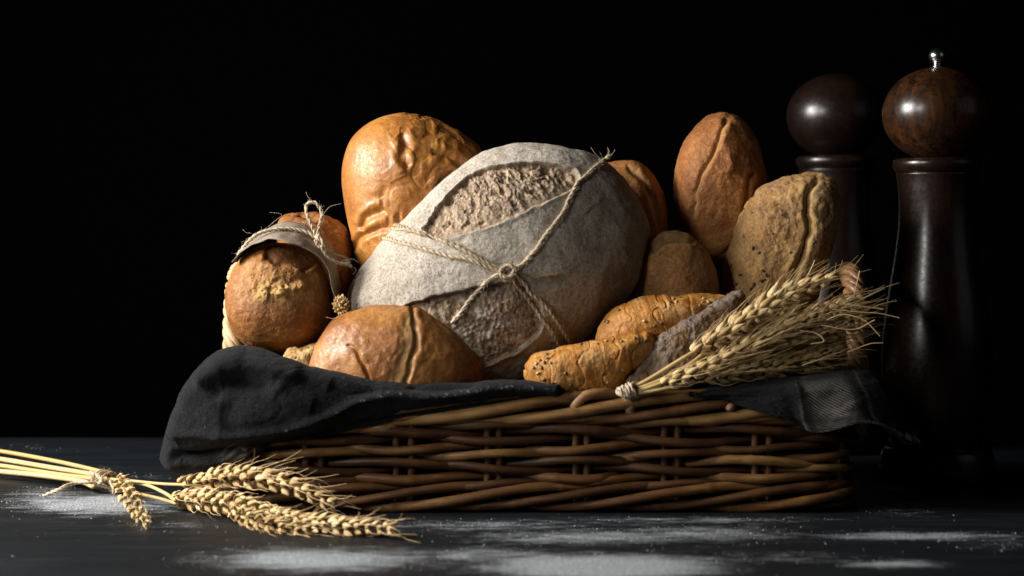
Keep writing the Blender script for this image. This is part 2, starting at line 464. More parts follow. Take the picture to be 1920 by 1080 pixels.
M['mill_plain'] = mill_mat('plain_dark_wood', (.007, .003, .002), (.011, .005, .003), (.016, .007, .004), grainy=.2, rough=.30)
M['chrome'] = simple('polished_steel', (.72, .72, .70), .22, .5, 1.0)[0]

def paper_mat():
    m, t, b = simple('kraft_paper', (.3, .24, .18), .85, .2)
    n = t.noise(60, 4, .6); n2 = t.noise(600, 3, .7)
    c = t.ramp(n, [(.3, (.20, .155, .115)), (.7, (.31, .25, .19))]); c = t.mix(t.mr(n2, .55, .75, 0, .3), c, (.13, .095, .07))
    t.l(c, b.inputs['Base Color']); t.bump(b, [(n, .5, .003), (n2, .3, .0005)])
    return m
M['paper'] = paper_mat()

def table_mat():
    m, t, b = simple('slate_table', (.02, .021, .024), .5, .25)
    n = t.noise(5, 6, .65, sc=(.6, 1.6, 1)); g = t.noise(26, 6, .7, sc=(.25, 2.2, 1), dist=.3); f = t.noise(500, 3, .7); s = t.noise(70, 5, .75, sc=(.45, 1.3, 1))
    c = t.ramp(g, [(.3, (.0022, .0030, .0042)), (.52, (.0050, .0068, .0090)), (.72, (.015, .0185, .0225))])
    c = t.mix(t.mr(n, .5, .72, 0, .5), c, (.013, .0175, .022))
    c = t.mix(t.mr(n, .45, .25, 0, .6), c, (.003, .0042, .005))
    fl = t.attr('flour')
    big = t.math('ADD', t.math('MULTIPLY', fl, 1.05), t.math('MULTIPLY', t.math('SUBTRACT', s, .5), 1.7))
    cover = t.mr(big, .30, 1.05)
    fine = t.mr(f, .42, .62, .30, 1.0)
    a = t.math('MULTIPLY', t.math('MULTIPLY', cover, fine), sstep_node(t, fl))
    c = t.mix(a, c, (.47, .50, .53))
    dustg = t.math('MULTIPLY', t.mr(t.noise(1500, 2, .5), .66, .74), t.mr(fl, .02, .5, .0, .55))
    c = t.mix(dustg, c, (.6, .62, .64))
    t.l(c, b.inputs['Base Color'])
    t.l(t.mr(a, 0, .5, .50, .9), b.inputs['Roughness'])
    t.bump(b, [(g, .35, .002), (f, .4, .0006), (a, .3, .0012)])
    return m
def sstep_node(t, fl): return t.mr(fl, .03, .30)
M['table'] = table_mat()

# ------------------------------------------------------------------ setting: table and backdrop
def table():
    xs = np.r_[np.linspace(-1.5, -.6, 10), np.linspace(-.58, .62, 420), np.linspace(.64, 1.5, 10)]
    ys = np.r_[np.linspace(-1.1, -.42, 8), np.linspace(-.40, .60, 300)]
    X, Y = np.meshgrid(xs, ys, indexing='ij'); n, k = X.shape
    x, y = X.ravel(), Y.ravel(); d = y-CY
    px = 960+x*F/d; py = HOR+CZ*F/d
    fl = np.zeros_like(x)
    for (cx, cy, rx, ry, s) in [(190, 945, 190, 24, .95), (330, 985, 160, 16, .35), (80, 925, 80, 16, .5), (270, 895, 70, 10, .4), (590, 1050, 230, 26, .95),
            (1130, 1064, 230, 26, 1.35), (1090, 1008, 260, 16, .62), (900, 985, 260, 14, .5), (1320, 1000, 220, 18, .55), (1480, 1045, 200, 14, .42),
            (1680, 915, 120, 12, .45), (1720, 1005, 200, 9, .85), (1680, 1058, 120, 9, .85), (1860, 1020, 90, 22, .4), (900, 1040, 160, 18, .6), (1290, 975, 330, 9, .5),
            (40, 1010, 120, 30, .12), (60, 838, 200, 10, .22), (1700, 960, 140, 14, .35), (1250, 1005, 500, 40, .28), (450, 1010, 500, 45, .08)]:
        gcy = G(cx, cy); 
        q = ((px-cx)/rx)**2+((py-cy)/ry)**2
        fl = np.maximum(fl, s*np.exp(-q*1.1)) + .25*np.minimum(fl, s*np.exp(-q*1.1))
    z = np.zeros_like(x)
    V = np.stack([x, y, z], 1)
    i, j = np.meshgrid(np.arange(n-1), np.arange(k-1), indexing='ij'); q = i*k+j
    Q = np.stack([q, q+k, q+k+1, q+1], -1).reshape(-1, 4)
    # thickness: skirt and underside
    b0 = len(V); T = .03
    C = [(-1.5, -1.1), (1.5, -1.1), (1.5, .6), (-1.5, .6)]
    V = np.vstack([V, [(a, b_, 0) for a, b_ in C], [(a, b_, -T) for a, b_ in C]])
    E = [[b0+k_, b0+(k_+1) % 4, b0+4+(k_+1) % 4, b0+4+k_][::-1] for k_ in range(4)]+[[b0+4, b0+5, b0+6, b0+7][::-1]]
    Q = np.vstack([Q, E]); fl = np.r_[fl, np.zeros(8)]
    o = link_mesh('table_surface', V, Q, M['table'], attrs={'flour': fl}, smooth=False)
    tag(o, 'dark slate grey tabletop dusted with white flour', 'table', kind='structure')
    # loose grains and clumps of flour lying on the top
    mb = MB(); 
    fx, fy = x, y
    pr = np.clip(fl[:len(x)], 0, 1.2)**1.8; pr[(py < 830) | (py > 1100)] = 0; pr /= pr.sum()
    for i in rng.choice(len(x), 3800, p=pr):
        r = abs(rng.normal(0, .00022))+.00012
        c = np.array([fx[i]+rng.uniform(-.003, .003), fy[i]+rng.uniform(-.003, .003), r*.2])
        a = rng.uniform(0, 6.28); u = np.array([math.cos(a), math.sin(a), 0])*r; v = np.array([-math.sin(a), math.cos(a), 0])*r*rng.uniform(.6, 1); zz = np.array([0, 0, r*.8])
        mb.add([c+u, c+v, c-u, c-v, c+zz], [[0, 1, 4, 4], [1, 2, 4, 4], [2, 3, 4, 4], [3, 0, 4, 4]], .5)
    me_v = np.vstack(mb.V); tri = np.vstack(mb.Q)[:, :3]
    fm = simple('flour', (.62, .63, .63), .9, .1)[0]
    g = link_mesh('flour', me_v, tri, fm, smooth=False)
    tag(g, 'loose white flour specks scattered over the dark tabletop', 'flour', kind='stuff')
table()
bm_, t_, b_ = simple('black_backdrop', (.0012, .0012, .0013), 1.0, 0.0)
o = link_mesh('backdrop', [(-4, 1.7, -1.5), (4, 1.7, -1.5), (4, 1.7, 3), (-4, 1.7, 3), (-4, 1.74, -1.5), (4, 1.74, -1.5), (4, 1.74, 3), (-4, 1.74, 3)],
              [(0, 1, 2, 3), (4, 7, 6, 5), (0, 4, 5, 1), (3, 2, 6, 7), (0, 3, 7, 4), (1, 5, 6, 2)], bm_, smooth=False)
tag(o, 'plain black backdrop behind the table', 'backdrop', kind='structure')

# ------------------------------------------------------------------ mills
def lathe(name, prof, cx, cy, mat, parent, scale, base_py, k=72):
    """profile as (photo row, half width in px), turned about a vertical axis"""
    prof = np.asarray(prof, float)
    d = np.r_[0, np.cumsum(np.hypot(*np.diff(prof, axis=0).T))]
    z = CZ-(prof[:, 0]-HOR)*scale; r = prof[:, 1]*scale
    a = np.linspace(0, 2*np.pi, k, endpoint=False)
    V = np.stack([cx+r[:, None]*np.cos(a), cy+r[:, None]*np.sin(a), np.repeat(z[:, None], k, 1)], -1).reshape(-1, 3)
    n = len(prof); i, j = np.meshgrid(np.arange(n-1), np.arange(k), indexing='ij')
    Q = np.stack([i*k+j, (i+1)*k+j, (i+1)*k+(j+1) % k, i*k+(j+1) % k], -1).reshape(-1, 4)
    return link_mesh(name, V, Q, mat, attrs=None)
def ball(cy, rx, ry, y0, y1, n=24):
    t = np.linspace(math.acos(np.clip((cy-y0)/ry, -1, 1)), math.acos(np.clip((cy-y1)/ry, -1, 1)), n)
    return [(cy-ry*math.cos(a), max(rx*math.sin(a), .01)) for a in t]
def mill(cxp, cyw, k, rowshift, label, knob, mats):
    s = (cyw-CY)/F
    cx = (cxp-960)*s
    root = empty('pepper_mill', (cx, cyw, 0))
    S = lambda pr: [(HOR+(r_-HOR)*k+rowshift, h*k) for r_, h in pr]
    foot = (CZ/s+HOR-HOR-rowshift)/k+HOR     # row at which z = 0
    head = lathe('head', S(ball(214, 101.5, 88, 126.2, 293.5)+[(296, 40), (296.5, .01)]), cx, cyw, mats[0], root, s, 0)
    pts = [(297, .01), (297, 60), (298, 76), (301, 80.5), (306, 82), (312, 82), (317, 80), (321, 77), (324, 75.5)]
    collar = lathe('collar', S(pts+[(326, .01)]), cx, cyw, mats[1], root, s, 0)
    body_pts = catmull([(325, 76), (345, 73), (385, 70.5), (430, 72), (480, 78), (530, 86.5), (590, 96), (650, 102), (710, 103), (765, 98), (805, 90), (832, 84)], 6)
    body = lathe('body', S([(325, .01)]+list(map(tuple, body_pts))+[(834, 84)]), cx, cyw, mats[1], root, s, 0)
    base_pts = catmull([(835, 84), (838, 96), (850, 103), (875, 107), (foot-20, 107), (foot-6, 105), (foot, 100)], 5)
    base = lathe('base', S(list(map(tuple, base_pts))+[(foot, .01)]), cx, cyw, mats[1], root, s, 0)
    adopt(root, head, collar, body, base)
    if knob:
        kn = lathe('knob', S([(90.2, .01)]+ball(105, 15.5, 15, 90.5, 117, 14)+[(119, 7), (122, 8.5), (124, 10), (125, 12), (127, 14), (129, 15), (130, 15), (130.5, .01)]), cx, cyw, M['chrome'], root, s, 0, 40)
        adopt(root, kn)
    tag(root, label, 'pepper mill', 'dark turned wooden mills')
mill(1757, .205, 1.0, 0, 'tall dark wooden mill with burl grained head and shiny metal knob', True, (M['mill_head'], M['mill_body']))
mill(1567, .47, 0.9, -20, 'plain dark wooden mill without a knob, standing behind the knobbed mill', False, (M['mill_plain'], M['mill_plain']))

# ------------------------------------------------------------------ basket
BC = np.array([.030, .145]); BR = .042
def rrect(hx, hy, r, n=2400):
    segs = []
    L = [2*(hx-r), np.pi*r/2, 2*(hy-r), np.pi*r/2]*2
    tot = sum(L); t = np.linspace(0, tot, n, endpoint=False); P_ = np.zeros((n, 2)); N_ = np.zeros((n, 2))
    cor = [(hx-r, -(hy-r), -90), (hx-r, hy-r, 0), (-(hx-r), hy-r, 90), (-(hx-r), -(hy-r), 180)]
    for i, s in enumerate(t):
        k = 0
        while s > L[k]: s -= L[k]; k += 1
        e = k//2
        if k % 2 == 0:
            st = [(-(hx-r), -hy), (hx, -(hy-r)), (hx-r, hy), (-hx, hy-r)][e]; dr = [(1, 0), (0, 1), (-1, 0), (0, -1)][e]
            P_[i] = (st[0]+dr[0]*s, st[1]+dr[1]*s); N_[i] = (dr[1], -dr[0])
        else:
            cx, cy, a0 = cor[e]; a = R(a0)+s/r
            N_[i] = (math.cos(a), math.sin(a)); P_[i] = (cx+r*N_[i][0], cy+r*N_[i][1])
    return P_, N_, tot, t
RP, RN, RT, Rt = rrect(.262, .140, BR)
def ring(s, off, z):
    """point at perimeter length s, pushed out by off (the wall flares upwards)"""
    s = np.asarray(s) % RT; i = s/RT*len(RP); i0 = np.floor(i).astype(int) % len(RP); f = (i-np.floor(i))[:, None]; i1 = (i0+1) % len(RP)
    p = RP[i0]*(1-f)+RP[i1]*f; nn = RN[i0]*(1-f)+RN[i1]*f
    q = p+nn*(off+.10*(z-.0))[:, None]
    return np.stack([BC[0]+q[:, 0], BC[1]+q[:, 1], z], 1)
def n1d(t, sc, seed): return perlin(np.stack([t*sc+seed*13.7, np.full_like(t, seed*3.1), np.full_like(t, .5)], 1))
def basket():
    root = empty('wicker_basket', (BC[0], BC[1], 0))
    NS = 20; sp = RT/NS; phase = .02
    # stakes: pairs of uprights
    mb = MB()
    for k in range(NS):
        for dx in (-.0055, .0055):
            s = phase+k*sp+dx+rng.normal(0, .001); z = np.linspace(.004, .104, 14)
            mb = MB(); mb.tube(ring(np.full(14, s), rng.normal(0, .0008)+np.zeros(14), z), .0034, rng.uniform(.15, .5))
            adopt(root, mb.build('stake', M['wicker']))
    # woven rows
    mb = MB(); rows = 10
    for i in range(rows):
        z0 = .0235+i*.0066; s0 = rng.uniform(0, RT); got = 0
        while got < RT:
            L = rng.uniform(.55, .95); L = min(L, RT-got+.03)
            t = np.arange(-.02, L+.02, .004); s = s0+got+t
            amp = .0058
            r = amp*np.cos(np.pi*(s-phase)/sp+i*np.pi)
            rad = rng.uniform(.0032, .0043)*(1+.10*n1d(s, 9, i+rng.uniform(0, 9)))
            # nodes of the cane
            for nd in np.arange(rng.uniform(0, .1), L, rng.uniform(.11, .17)): rad = rad*(1+.14*np.exp(-((t-nd)/.0022)**2))
            z = z0+.0030*n1d(s, 7, i*2.3+got)+.0012*n1d(s, 25, i+5.5)+.0022*np.sin(np.pi*(s-phase)/sp*1.0+i*1.7)
            ends = sstep(-.02, .0, t)*sstep(-.02, .0, L-t)
            r = r-(1-ends)*.006
            mb.tube(ring(s, r, z), rad, np.clip(rng.uniform(.05, .95)+.15*n1d(s, 12, i), 0, 1), k=10)
            got += L
    weave = mb.build('woven_wall', M['wicker'])
    # twisted foot border and rim border (several canes running round each other)
    def border(name, zc, rz, ro, strands, pitch, rad, off, mat, sgn=1, wob=.0015, lo=.0, hi=1.0):
        mb = MB()
        t = np.arange(0, RT+.001, .003)
        npitch = round(RT/pitch*strands)/strands
        for k in range(strands):
            a = 2*np.pi*(t/RT*npitch+k/strands)
            rr = rad*(1+.10*n1d(t, 11, k+31))*rng.uniform(.92, 1.08)
            z = zc-sgn*rz*np.cos(a)+wob*n1d(t, 14, k+50); r = off+ro*np.sin(a)+wob*n1d(t, 14, k+70)
            tint = np.clip(.5*(lo+hi)+(hi-lo)*1.4*n1d(t, 3.5, k*5+11)+.12*n1d(t, 60, k), 0, 1)
            for nd in np.arange(rng.uniform(0, .1), RT, .145): rr = rr*(1+.12*np.exp(-((t-nd)/.0022)**2))
            mb.tube(ring(t, r, z), rr, tint, k=12, round_ends=False)
        return mb.build(name, mat)
    foot = border('foot_border', .0135, .0092, .0058, 4,   .30, .0042, .003, M['wicker'], lo=.1, hi=.8)
    rim = border('rim', .0905, .0110, .0070, 5, .40, .0047, .002, M['wicker'], lo=.45, hi=1.05)
    # border ends turned over the rim on the front
    for px0, px1, tt in ((1182, 1375, .95), (1080, 1200, .7), (560, 700, .5)):
        mb = MB(); p0 = P(px0, 758, -.012); p1 = P(px1, 764, .004); m = P(px0+22, 741, -.011); m2 = P((px0+px1)/2+10, 737, -.004)
        mb.tube(catmull([p0+np.array([0, .004, -.006]), p0, m, m2, p1, p1+np.array([.01, .012, -.006])], 8), .0047, tt, k=12); adopt(root, mb.build('rim_end', M['wicker_pale']))
    e = P(1368, 757, -.010); mb = MB(); mb.tube(catmull([e+np.array([0, .012, .000]), e, e+np.array([0, -.004, -.002])], 4), .0050, .9, k=12)
    
    adopt(root, mb.build('rim_end', M['wicker_pale']))
    # base
    mb = MB()
    for k, x in enumerate(np.arange(-.25, .251, .0085)):
        hy = .13 if abs(x) < .20 else .13-((abs(x)-.20)/.06)**2*.045
        y = np.linspace(-hy, hy, 12); mb.tube(np.stack([BC[0]+x+0*y, BC[1]+y, .0065+.0015*np.cos(y*90+k*np.pi)], 1), .0042, rng.uniform(.1, .5))
    base = mb.build('basket_base', M['wicker'])
    adopt(root, weave, foot, rim, base)
    # handles: plaited arches at both short ends
    def handle(xc, lean, mat, ph, yc):
        mb = MB(); a = np.linspace(-.35, np.pi+.35, 90)
        path = np.stack([xc+lean*np.sin(a), yc-.067*np.cos(a)*1.0, .100+.104*np.clip(np.sin(a), -1, 1)], 1)
        T = np.gradient(path, axis=0); T /= np.linalg.norm(T, axis=1)[:, None]; B = np.tile([1.0, 0, 0], (len(a), 1)); N = np.cross(T, B)
        L = np.r_[0, np.cumsum(np.linalg.norm(np.diff(path, axis=0), axis=1))]
        for k in range(3):
            w_ = 2*np.pi*(L/.062+k/3)+ph
            q = path+.0062*(np.cos(w_)[:, None]*N+np.sin(w_)[:, None]*B)
            for dd in (-.0026, .0026):
                mb.tube(q+dd*(np.cos(w_+1.57)[:, None]*N+np.sin(w_+1.57)[:, None]*B), .0036, rng.uniform(.3, .9), k=9)
        h = mb.build('handle', mat); adopt(root, h)
    handle(BC[0]+.278-.002, .004, M['wicker_pale'], 0.4, .118)
    handle(BC[0]-.281, -.004, M['wicker_left'], 1.6, .150)
    tag(root, 'brown woven wicker basket with plaited end handles, full of bread', 'basket')
basket()

# ------------------------------------------------------------------ towel lining the basket
def towel():
    Vs, Qs, At, off = [], [], {'score': [], 'dark': [], 'flour': [], 'u': []}, 0
    def put(V, Q, **a):
        nonlocal off
        Vs.append(V); Qs.append(Q+off); off += len(V)
        for k in At: At[k].append(a.get(k, np.zeros(len(V))))
    # folded left end, drooping over the front left corner
    top = np.array([(289, 868), (292, 845), (300, 815), (312, 780), (330, 742), (352, 705), (385, 675), (420, 657), (460, 652), (500, 658), (545, 673), (590, 687), (640, 700), (690, 709), (740, 713), (800, 716), (870, 716), (940, 712), (1000, 714), (1040, 724), (1072, 737)], float)
    bot = np.array([(289, 868), (293, 880), (305, 890), (330, 895), (360, 895), (400, 890), (440, 884), (470, 872), (492, 848), (520, 832), (560, 826), (620, 815), (700, 797), (800, 778), (900, 762), (1000, 746), (1072, 738)], float)
    uu = np.linspace(0, 1, 430)**1.25; xs = 289+(1072-289)*uu; 
    tp = catmull(top, 12); bt = catmull(bot, 12)
    yt = np.interp(xs, tp[:, 0], tp[:, 1]); yb = np.interp(xs, bt[:, 0], bt[:, 1])
    K = 220; ph = np.linspace(0, 2*np.pi, K, endpoint=False)
    xx = np.repeat(xs[:, None], K, 1); zc = (yt+yb)/2; hh = np.maximum((yb-yt)/2, .3)
    cph = np.cos(ph); sph = np.sin(ph)
    prow = zc[:, None]-hh[:, None]*np.sign(cph)*np.abs(cph)**.85
    tfr = np.interp(xs, [289, 330, 420, 520, 700, 1072], [.012, .034, .042, .028, .020, .008]); tbk = np.interp(xs, [289, 330, 420, 520, 700, 1072], [.015, .05, .07, .03, .022, .010])
    yc = np.interp(xs, [289, 420, 520, 700, 1072], [.035, .015, -.002, -.004, -.006])
    fr = sph > 0
    dep = np.abs(sph)**.8
    Yd = yc[:, None]+np.where(fr, -tfr[:, None]*dep, tbk[:, None]*dep)
    d0 = yc[:, None]*0+1.6
    V = np.stack([(xx-960)*d0/F, Yd, CZ-(prow-HOR)*d0/F], -1).reshape(-1, 3)
    n = len(xs); i, j = np.meshgrid(np.arange(n-1), np.arange(K), indexing='ij')
    Q = np.stack([i*K+j, (i+1)*K+j, (i+1)*K+(j+1) % K, i*K+(j+1) % K], -1).reshape(-1, 4)
    N = vnormals(V, Q)
    if (N[:, 1][V[:, 1] < 0].mean()) > 0: Q = Q[:, ::-1]; N = -N
    px = xx.ravel(); py = prow.ravel(); fw = sstep(-.05, .2, -N[:, 1]+.3*N[:, 2])
    h = np.zeros(len(V))
    def ridge(pts, wd, hgt, asym=0):
        nonlocal h
        d, s, t = dpoly(px, py, pts); e = sstep(0, .15, t)*sstep(0, .15, 1-t)
        wloc = np.where(s*asym > 0, wd*2.2, wd)
        h += hgt*np.exp(-(d/wloc)**2)*e*fw
    # hem edge that runs along the lower side, with the face below it falling back
    hem = [(300, 822), (360, 812), (430, 815), (500, 808), (560, 795), (620, 775), (680, 748), (740, 738), (800, 742), (870, 735), (950, 726), (1040, 730)]
    d, s, t = dpoly(px, py, hem); below = s > 0
    h += (.0045*np.exp(-(d/9)**2)-np.where(below, .0035*sstep(0, 30, d), 0))*fw*sstep(0, .03, t)
    ridge([(372, 732), (400, 708), (440, 690), (490, 688), (540, 700), (580, 705)], 9, .006, -1)
    ridge([(395, 740), (430, 718), (470, 716), (520, 726)], 16, -.006)
    ridge([(330, 770), (380, 720), (420, 680), (470, 668)], 20, .004)
    ridge([(475, 700), (450, 745), (420, 790)], 22, -.003)
    ridge([(520, 715), (560, 745), (600, 760)], 16, .0035)
    ridge([(620, 715), (660, 735), (720, 728)], 12, -.003)
    ridge([(760, 720), (830, 728), (900, 722)], 8, -.0025)
    ridge([(310, 850), (350, 862), (420, 850), (470, 845)], 13, -.010)
    q = np.stack([px/60, py/30, px*0], 1)
    h += (.0016*fbm(q*.6, 2)+.0003*fbm(q*4, 2)-.0004*np.exp(-(perlin(q*.9+3)/.10)**2))*sstep(295, 340, px)
    V = V+N*h[:, None]
    fluff = .42*np.exp(-(d/5)**2)+.15
    sc = np.exp(-((px-455)/38)**4)*sstep(838, 850, py)*.5
    put(V, Q, flour=fluff*sstep(400, 800, px), score=sc, u=(px*.5+py*.9)/11)
    # right end: a sheet over the rim that hangs at the front right corner
    def sheet(rows, nu, nv, thick=.0022, **kw):
        nonlocal h
        rows = np.array(rows, float)       # (nv control rows) x (nu control columns) x 3
        A = np.array([catmull(r_, 24) for r_ in rows]); Bv = np.array([catmull(A[:, k], 24) for k in range(A.shape[1])])
        return Bv       # columns x rows x 3
    rows = []
    ctrl = {  # photo position and depth: inside the basket -> over the rim -> hanging edge
        0: [(1285, 735, .050), (1350, 712, .058), (1420, 705, .07), (1480, 700, .08), (1540, 700, .08), (1600, 712, .085), (1628, 740, .09)],
        1: [(1290, 730, .012), (1350, 716, .010), (1420, 706, .010), (1490, 702, .012), (1555, 696, .018), (1622, 694, .028), (1655, 716, .045)],
        2: [(1292, 738, -.016), (1350, 735, -.018), (1425, 726, -.020), (1500, 722, -.018), (1570, 716, -.010), (1640, 712, .004), (1680, 742, .025)],
        3: [(1296, 740, -.018), (1360, 745, -.022), (1436, 748, -.026), (1512, 752, -.027), (1590, 750, -.020), (1662, 748, -.004), (1696, 776, .016)],
        4: [(1300, 741, -.019), (1368, 752, -.023), (1450, 765, -.028), (1520, 785, -.030), (1600, 778, -.024), (1682, 790, -.006), (1712, 806, .012)],
        5: [(1303, 743, -.018), (1372, 757, -.022), (1470, 783, -.027), (1532, 812, -.028), (1625, 792, -.020), (1702, 826, -.006), (1720, 838, .010)],
    }
    R_ = [[P(*c) for c in ctrl[k]] for k in range(6)]
    B = sheet(R_, 0, 0); nu, nv = B.shape[:2]
    u = np.repeat(np.linspace(0, 1, nu)[:, None], nv, 1); v = np.repeat(np.linspace(0, 1, nv)[None], nu, 0)
    V1 = B.reshape(-1, 3); i, j = np.meshgrid(np.arange(nu-1), np.arange(nv-1), indexing='ij'); q_ = i*nv+j
    Q1 = np.stack([q_, q_+nv, q_+nv+1, q_+1], -1).reshape(-1, 4); N1 = vnormals(V1, Q1)
    if N1[:, 1].mean() > 0: Q1 = Q1[:, ::-1]; N1 = -N1
    uf, vf = u.ravel(), v.ravel()
    h1 = .0030*np.sin(uf*17+vf*3)*sstep(.3, 1, vf)+.0016*fbm(np.stack([uf*9, vf*5, uf*0], 1), 3)
    h1 += .0035*np.exp(-((uf-.47)/.03)**2)*sstep(.2, .5, vf)
    V1 = V1+N1*h1[:, None]
    def bandf(c, wd): return np.exp(-((uf+.05*vf-c)/wd)**8)
    sc = bandf(.62, .105)*.95-bandf(.56, .012)*0
    sc = sc*(1-.9*np.exp(-((uf+.05*vf-.76)/.014)**4)); sc = np.maximum(sc, .8*np.exp(-((uf+.05*vf-.505)/.007)**2)); sc = np.maximum(sc, .8*np.exp(-((uf+.05*vf-.775)/.006)**2))
    sc = sc*(.55+.45*sstep(.3, .8, vf))
    hemf = np.exp(-((vf-.93)/.05)**2)*1.6*sstep(.4, .6, uf)
    n_ = fbm(np.stack([uf*12, vf*12, uf*0], 1), 2)
    at = dict(score=sc, flour=hemf, u=(uf*52-vf*24+.25*n_))
    V2 = V1-N1*.0022
    bnd = list(range(0, nv))+[i_*nv+nv-1 for i_ in range(1, nu)]+[(nu-1)*nv+j_ for j_ in range(nv-2, -1, -1)]+[i_*nv for i_ in range(nu-2, 0, -1)]
    m_ = len(V1); Qe = np.array([[bnd[k], bnd[(k+1) % len(bnd)], bnd[(k+1) % len(bnd)]+m_, bnd[k]+m_] for k in range(len(bnd))])
    put(np.vstack([V1, V2]), np.vstack([Q1, Q1[:, ::-1]+m_, Qe]), **{k: np.r_[a, a] for k, a in at.items()})
    # the lining inside the basket that carries the bread
    n = 160; t = np.linspace(0, RT, n, endpoint=False)
    prof = [(-.012, .101), (-.014, .085), (-.016, .055), (-.020, .030), (-.032, .018), (-.07, .0145), (-.11, .0145)]
    L = []
    for r_, z in prof:
        zz = np.full(n, z)
        L.append(ring(t, r_+.0025*n1d(t, 22, 3), zz) if r_ > -.03 else np.stack([BC[0]+(RP[(t/RT*len(RP)).astype(int)][:, 0])*(1+r_/.26), BC[1]+RP[(t/RT*len(RP)).astype(int)][:, 1]*(1+r_/.145), zz], 1))
    V3 = np.vstack(L+[np.array([[BC[0], BC[1], .0145]])]); k_ = len(prof)
    i, j = np.meshgrid(np.arange(k_-1), np.arange(n), indexing='ij')
    Q3 = np.stack([i*n+j, i*n+(j+1) % n, (i+1)*n+(j+1) % n, (i+1)*n+j], -1).reshape(-1, 4)
    cap = np.array([[(k_-1)*n+j_, (k_-1)*n+(j_+1) % n, len(V3)-1, len(V3)-1] for j_ in range(n)])
    put(V3, Q3)
    V_, Q_ = np.vstack(Vs), np.vstack(Qs)
    o = link_mesh('tea_towel', V_, Q_, M['cloth'], attrs={k: np.concatenate(a) for k, a in At.items()})
    tag(o, 'charcoal checked cloth lining the basket, bunched over its left front corner', 'towel')
towel()

# ------------------------------------------------------------------ breads
def noise3(V, s, seed=0.0): return V*s+seed

def f_golden(px, py, V, N, fw):
    q = noise3(V, 1, 3.3)
    wv = V*np.array([26, 26, 18.0])+.35*np.stack([perlin(V*30+1), perlin(V*30+7), perlin(V*30+13)], 1)
    r = ridged(wv*.85+4, 2); r2 = ridged(V*60+2, 2)
    area_ = sstep(690, 760, px+.25*(py-300))
    low = sstep(400, 470, py)
    n1 = perlin(wv*1.35+2); n2 = perlin(wv*2.7+8); wr = .05+.62*area_*(1-.5*low)+.12*low
    h = wr*(.0007*np.tanh(n1/.12)-.0007*np.exp(-(n1/.05)**2)+.0006*np.tanh(n2/.10)-.0004*np.exp(-(n2/.06)**2))+.0014*(r-.5)*wr+.0004*(r2-.5)*(.1+area_)+.002*fbm(V*12, 2)
    for pts, w_, dpt in [([(755, 255), (765, 275), (760, 300), (775, 320)], 9, .003), ([(750, 400), (760, 440), (770, 460)], 6, .003), ([(680, 430), (700, 405), (730, 395)], 8, .003), ([(655, 470), (690, 440), (740, 425)], 7, .003), ([(810, 290), (850, 300), (880, 330)], 8, .0035), ([(820, 360), (840, 330), (870, 345)], 8, .003)]:
        g, m, *_ = groove(px, py, pts, w_, dpt, .0012, seed=5); h += g*fw
    dark = np.clip(.55*area_*sstep(.2, 1.1, r)+.0, 0, 1)*.35
    return h, {'dark': dark}
golden = loaf('golden_loaf', [(642, 332), (647, 298), (659, 265), (679, 241), (707, 223), (741, 215), (769, 215), (797, 221), (829, 231), (860, 247), (889, 270), (906, 294), (915, 350), (915, 420), (890, 500), (840, 570), (760, 600), (700, 570), (674, 500), (656, 430), (645, 372)], .138, .055, .05, M['golden'], f_golden, n=130, full=(2.3, 2.1))
tag(golden, 'large glossy golden loaf with leathery wrinkled crust, upright at the back left', 'bread')

